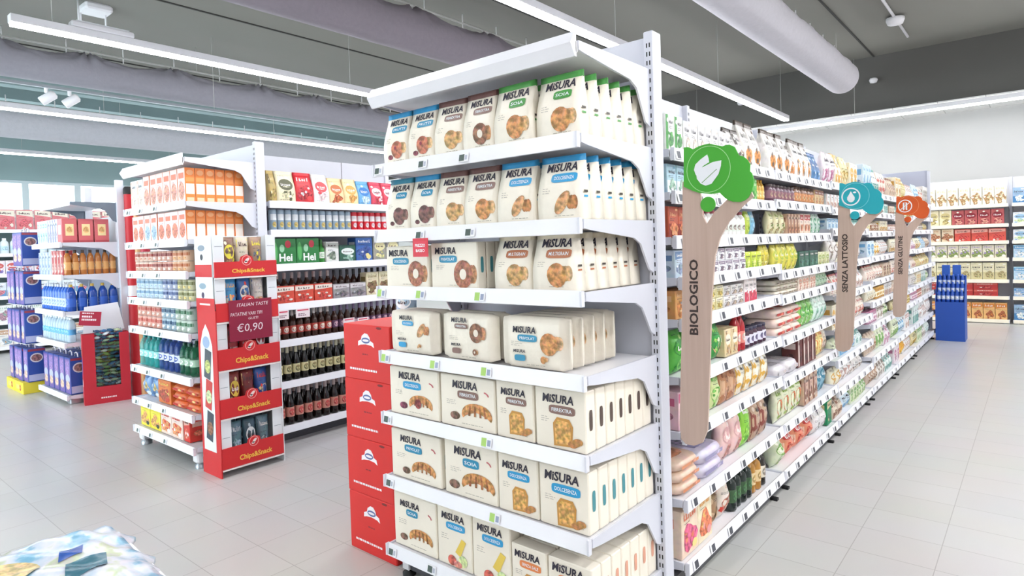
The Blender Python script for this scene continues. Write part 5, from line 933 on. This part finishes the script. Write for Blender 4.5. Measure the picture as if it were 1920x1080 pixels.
gf('third', [(bo(.042, .27, ('#3a68c0', '#c8d4ec', '#d8dce8', '#8aa4d8'), 'jug', name='cleaner_bottle'), 'light blue tall bottle', 9, dict(gap=.008)), (bo(.043, .27, ('#1f4aa0', '#2a5ab8', '#c8a84a', '#5a80c8'), 'jug', name='cleaner_bottle'), 'dark blue gold-capped bottle', 1, dict(rows=5, rgap=.006))])
gf('fourth', [(bo(.042, .25, ('#d4e6f2', '#5aa8dc', '#e8f0f6', '#8ac4e8'), 'pet', name='water_bottle'), 'clear water bottle with blue label', 10, dict(gap=.004)), (bo(.042, .25, ('#d4e6f2', '#5aa8dc', '#e8f0f6', '#8ac4e8'), 'pet', name='water_bottle'), 'clear water bottle by the bracket', 1, dict(rows=5))])
def panettone(seed, w=.165, h=.37):
    key = ('pan', seed, w, h)
    if key not in KC:
        d = .165; mb = MB(); mb.box(-w / 2, w / 2, -d / 2, d / 2, 0, h, mt('#2b4494', .4), .004); rng = random.Random(seed)
        for F, q in ((sideF(w / 2, 1), d), (sideF(-w / 2, -1), d)): rect(mb, F, -q * .46, q * .46, h * .01, h * .99, mt('#2a4a9c'), .0004, 1, 1); oval(mb, F, 0, h * .72, q * .36, h * .14, mt('#d8d0d4'), .0008, 18); oval(mb, F, 0, h * .72, q * .29, h * .105, mt('#8a5a5a', .5, 'photo'), .0014, 18); rect(mb, F, -q * .46, q * .46, h * .03, h * .22, mt('#b4b4d4'), .0008); rect(mb, F, -q * .46, q * .46, h * .92, h * .985, mt('#9a3a48'), .0008)
        F = flatF(-d / 2); rect(mb, F, -w * .46, w * .46, h * .02, h * .96, mt('#6f5a9c'), .0006); rect(mb, F, -w * .3, w * .3, h * .5, h * .92, mt('#9a7ab4', .5, 'photo'), .001); oval(mb, F, 0, h * .42, w * .4, h * .12, mt('#b8bcd0'), .0014); oval(mb, F, 0, h * .24, w * .34, h * .12, mt('#e0b8a0', .5, 'photo'), .0016)
        hd = MB(); hd.tube([(-w * .3, 0, h), (-w * .25, 0, h + .034), (0, 0, h + .045), (w * .25, 0, h + .034), (w * .3, 0, h)], .006, mt('#e8e0ea'), 6)
        KC[key] = Kit('panettone_box', [('box_body', mb.mesh('panettone_box')), ('ribbon_handle', hd.mesh('ribbon_handle'), None)], w, d, h, 'gift box')
    return KC[key]
pk_ = panettone(1)
gf('bottom', [(pk_, 'blue-purple ribboned cake box', 5, dict(gap=.016, rows=2, rgap=.02))])
# stacks on yellow bases beside it
YB = mt('#e6cf38', .5)
for i in range(2):
    mb = MB(); mb.box(-.17, .17, -.2, .2, 0, .125, YB, .004); rect(mb, flatF(-.2), -.1, .1, .04, .09, mt('#f0e070'), .0008); oval(mb, flatF(-.2), .06, .062, .035, .035, mt('#b8382a'), .0012, 12); oval(mb, flatF(-.2), .06, .062, .015, .015, YB, .0018, 10)
    single('yellow_carton', mb, ['flat yellow carton on the floor under the cake box stack, nearer the shelves', 'flat yellow carton on the floor under the outer cake box stack'][i], 'box', (2.02, 8.68 + .35 * i, 0), -pi / 2, 'yellow cartons under the cake boxes')
k2 = panettone(2, .16, .365)
for c in range(4):
    for L_ in range(4):
        z = .126 + L_ * .425; y = 8.56 + .175 * c
        if c >= 2 and L_ == 3: continue
        place(k2, (1.93 + RNG.uniform(0, .02), y, z), -pi / 2 + RNG.uniform(-.05, .05), 'blue cake box, %s layer, %s stack out from far end unit' % (['lowest', 'second', 'third', 'topmost'][L_], ORD[c]), 'cake boxes stacked beside the far end unit')
        if L_ < 3 and c in (0, 2):
            pass
for L_ in range(3):
    single('cardboard_layer', MB().box(-.35, .35, -.09, .09, 0, .004, mt('#e8e4ea', .6)), 'pale cardboard layer sheet above %s row of blue cake boxes' % ['lowest', 'second', 'third'][L_], 'cardboard sheet', (1.94, 8.8225, .126 + L_ * .425 + .4178), -pi / 2, 'layer sheets between the cake boxes')
# red candy bin
def bin_():
    t = thing('candy_bin', 'red cardboard candy bin with cut-out window before the far end unit', 'display stand', (2.04, 7.27, 0), -.22)
    w, d, h = .40, .14, .70; r = mt('#c01f30', .45); G = flatF(0)
    fp = MB(); fp.box(0, w, 0, .008, 0, .17, r); fp.box(0, .105, 0, .008, .17, h, r); fp.box(w - .085, w, 0, .008, .17, h, r); lines(fp, G, .14, .05, .2, 1, mt('#f0d8d8'), random.Random(3), .01, .014); part('front_panel', fp, t)
    for u in (0, w - .008):
        sp = MB(); sp.box(u, u + .008, .008, d - .008, 0, h, r)
        if u == 0: H = lambda y, z, e=0: (-e, y, z); oval(sp, H, .07, .4, .05, .1, mt('#5a58a8'), .001); oval(sp, H, .07, .52, .04, .04, mt('#e8704a'), .0014); rect(sp, H, .02, .12, .18, .25, mt('#e8b8b8'), .001)
        part('side_panel', sp, t)
    part('back_panel', MB().box(0, w, d - .008, d, 0, h, r), t); hc = MB(); hc.prism([(.02, h), (w - .02, h + .02), (w - .07, h + .3), (.04, h + .27)], lambda a, b, k: (a, d - .006 + .004 * k, b), mt('#ececf2', .5)); part('header_card', hc, t)
    part('window_film', MB().box(.106, w - .086, .003, .0045, .171, h - .03, gm), t)
    rng = random.Random(5); cols = ['#2f5a84', '#3a6a94', '#4a8a8a', '#e8ecf0', '#8aaa6a', '#2c466a', '#c8d8b0', '#3a74a8']
    cm = []
    for c in cols:
        mb = MB(); mb.rings([[(x, r_ * cos(a), r_ * sin(a)) for a in [2 * pi * i / 8 for i in range(8)]] for x, r_ in ((-.032, .0145), (-.023, .004), (-.018, .012), (0, .0155), (.018, .012), (.023, .004), (.032, .0145))], mt(c, .3, 'film')); cm.append(mb.mesh('wrapped_candy'))
    n = 0
    for k_ in range(17 * 4 * 2):
            row_, c_, l_ = k_ // 8, k_ % 4, (k_ // 4) % 2
            o = bpy.data.objects.new('wrapped_candy', cm[rng.randrange(8)]); COL.objects.link(o); x = .131 + c_ * .0585 + .012 * (row_ % 2); y = .036 + .034 * l_; z = .19 + row_ * .0335
            c, s = cos(-.22), sin(-.22); o.location = (2.04 + x * c - y * s, 7.27 + x * s + y * c, z); o.rotation_euler = (rng.uniform(-.5, .5), rng.uniform(-.3, .3) if row_ % 3 else rng.uniform(-.5, .5), -.22 + rng.uniform(-.2, .2))
            setp(o, 'foil-wrapped candy seen through the window of the red candy bin', 'candy', 'wrapped candies in the red bin')
bin_()
mb = MB(); mb.box(-.09, .09, -.003, 0, 0, .14, mt('#a81436', .5)); F = flatF(-.003); rng = random.Random(8); lines(mb, F, -.07, .115, .14, 1, mt('#f0d0d8'), rng, .02, .014); lines(mb, F, -.07, .08, .13, 2, mt('#f4e4e8'), rng, .03, .018)
o = single('price_sign', mb, 'small dark red price sign leaning above the red candy bin', 'sign', (2.11, 7.262, .79), -.3); o.rotation_euler = (-.12, .12, -.3)
# red poles
for i, (x, y, hh, r_, lb) in enumerate(((2.55, 7.36, '#c01f2c', .045, 'tall red cardboard roll with black top beside the far end unit'), (2.56, 7.19, '#d8a878', .03, 'tall tan cardboard roll between the two red rolls'), (2.58, 7.06, '#b01a30', .045, 'tall red cardboard roll closest to the snack end unit'))):
    t = thing('cardboard_roll', lb, 'roll', (x, y, 0), 0, 'tall rolls beside the far end unit'); part('tube_body', MB().lathe([(r_, 0), (r_, 2.12)], mt(hh, .5), 14), t); part('end_cap', MB().lathe([(r_ * 1.08, 2.12), (r_ * 1.08, 2.18), (r_ * .8, 2.2)], BLACK if i != 1 else mt(hh, .5), 14), t)
    if i == 0: part('label', MB().lathe([(r_ * 1.01, 1.05), (r_ * 1.02, 1.06), (r_ * 1.02, 1.15), (r_ * 1.01, 1.16)], mt('#e8e4e8'), 14), t)

# shelving by the windows
HB = Bay(-.6, 12.6, 0, 'window side shelf')
t = thing('shelving_bay', 'low pale shelving with pink packs and white bottles below the windows', 'shelving', (-.6, 12.6, 0))
part('back_panel', MB().box(0, 5.6, .5, .52, 0, 1.98, TEAL), t)
for z in (.1, .5, .9, 1.25, 1.575, 1.955): shelf(t, 0, 5.6, 0, .5, z, True, .1)
def gh(z, lvl, it): fill(HB, z + .002, lvl, it, 2.6, 5.5, .03, .28 if z < 1.9 else 9)
gh(1.955, 'top', [(bx(.22, .14, .33, ('#d87a80', '#e8e0d0', '#7aa07a', '#d0606a'), 380, 'A'), 'pink carton with pale green top', 12, dict(gap=.02))])
gh(1.575, 'second', [(bo(.06, .25, ('#e4eef2', '#c8e0ea', '#f4f6f8', '#a8ccdc'), 'fat', name='cleaner_bottle'), 'white bottle', 14)])
gh(1.25, 'third', [(bx(.18, .14, .22, ('#e8e0e8', '#c85a5a', '#ffffff', '#7a6ab0'), 381, 'B'), 'white carton with red print', 14)])
gh(.9, 'fourth', [(bx(.18, .14, .22, ('#dfe8ee', '#6a9ac8', '#ffffff', '#c87a8a'), 382, 'C'), 'pale carton with blue foot', 14)])
gh(.5, 'fifth', [(bx(.2, .14, .26, ('#e8ece8', '#8ab0a0', '#ffffff', '#b08a9a'), 383, 'E'), 'white carton with green band', 12)])
gh(.1, 'bottom', [(bx(.2, .14, .28, ('#ece8e4', '#c8a080', '#ffffff', '#9ab0c0'), 384, 'A'), 'cream carton', 12)])
# ================================================================ FOREGROUND BAG
t = thing('promo_stand', 'white cardboard stand under the wrapped roll pack at the lower frame corner', 'display stand', (.18, 1.45, 0))
part('stand_body', MB().box(-.26, .24, -.24, .2, 0, .765, mt('#e8e8ec', .5), .006), t); part('stand_top', MB().box(-.27, .25, -.25, .21, .765, .775, mt('#dfe3ea', .5)), t)
def bigbag():
    w, d, h = .60, .46, .055; nx, ny = 44, 34
    rng = random.Random(4)
    def H(u, v):
        e = min(u, 1 - u, v, 1 - v); k = min(1, e / .16); return .012 + (h - .012) * (k * (2 - k)) ** .8 * (1 - .12 * sin(u * 19 + 3 * v) * sin(v * 23) - .06 * sin(u * 47 + v * 31)) + .006 * sin(u * 60) * (1 - k)
    def edge(u, v): return (-w / 2 + w * u + .012 * sin(v * 17) * (u > .98) + .01 * sin(v * 40) * (1 if u < .02 or u > .98 else 0), -d / 2 + d * v + .012 * sin(u * 30) * (1 if v > .97 or v < .03 else 0))
    top = [(*edge(i / nx, j / ny), H(i / nx, j / ny)) for j in range(ny + 1) for i in range(nx + 1)]
    bot = [(*edge(i / nx, j / ny), 0.0) for j in range(ny + 1) for i in range(nx + 1)]; N = len(top); q = lambda i, j: j * (nx + 1) + i
    fs = [(q(i, j), q(i + 1, j), q(i + 1, j + 1), q(i, j + 1)) for j in range(ny) for i in range(nx)]; fs2 = [tuple(N + k for k in reversed(f)) for f in fs]
    per = [q(i, 0) for i in range(nx)] + [q(nx, j) for j in range(ny)] + [q(i, ny) for i in range(nx, 0, -1)] + [q(0, j) for j in range(ny, 0, -1)]
    fs2 += [(N + per[k], N + per[(k + 1) % len(per)], per[(k + 1) % len(per)], per[k]) for k in range(len(per))]
    m, nt, b = nodes_mat('printed_film'); tc = nt.nodes.new('ShaderNodeTexCoord'); vo = nt.nodes.new('ShaderNodeTexNoise'); vo.inputs['Scale'].default_value = 14; vo.inputs['Detail'].default_value = 4; rp = nt.nodes.new('ShaderNodeValToRGB')
    for p_, c_ in ((.0, '#3f7fa8'), (.38, '#7fb4cf'), (.45, '#c3d3e2'), (.56, '#dcdde6'), (.64, '#c4d2ae'), (.74, '#c9bccb')):
        e = rp.color_ramp.elements.new(p_) if p_ > 0 else rp.color_ramp.elements[0]; e.color = (*lin(c_), 1)
    rp.color_ramp.elements[-1].color = (*lin('#c9bccb'), 1); nt.links.new(tc.outputs['Object'], vo.inputs['Vector']); nt.links.new(vo.outputs['Fac'], rp.inputs[0]); nt.links.new(rp.outputs[0], b.inputs['Base Color']); b.inputs['Roughness'].default_value = .18
    mb = MB(); mb.add(top + bot, fs + fs2, m, True)
    def F(u, v, e=0): x, y = edge(u, v); return (x, y, H(u, v) + e)
    Fu = lambda x, z, e=0: F(min(1, max(0, x)), min(1, max(0, z)), e)
    def patch(u0, v0, du, dv, sk, mm, e=.0025):
        n = 8; vs = [Fu(u0 + du * i / n + sk * j / n, v0 + dv * j / n, e) for j in range(n + 1) for i in range(n + 1)]; mb.add(vs, [(j * 9 + i, j * 9 + i + 1, j * 9 + i + 10, j * 9 + i + 9) for j in range(n) for i in range(n)], mm, True)
    patch(.745, .56, .07, .10, .02, mt('#2455a8', .25, 'film')); patch(.73, .34, .12, .18, .03, mt('#2f6a7c', .25, 'film'))
    vs = [Fu(.3, .8, .003)] 
    for i in range(24):
        a = 2 * pi * i / 24; vs.append(Fu(.60 + .1 * cos(a), .60 + .11 * sin(a), .003))
    vs[0] = Fu(.60, .60, .003); mb.add(vs, [(0, i + 1, (i + 1) % 24 + 1) for i in range(24)], mt('#d8b878', .3, 'photo'), True)
    t = thing('roll_pack', 'large crinkled white and blue wrapped pack lying at the lower corner', 'pack', (.226, 1.53, .776), -.06)
    part('pack_body', mb, t); sm = MB(); sm.box(w / 2 - .012, w / 2 + .006, -d / 2, d / 2 * .96, .002, .008, mt('#eef2f8', .2, 'film')); part('sealed_edge', sm, t)
bigbag()
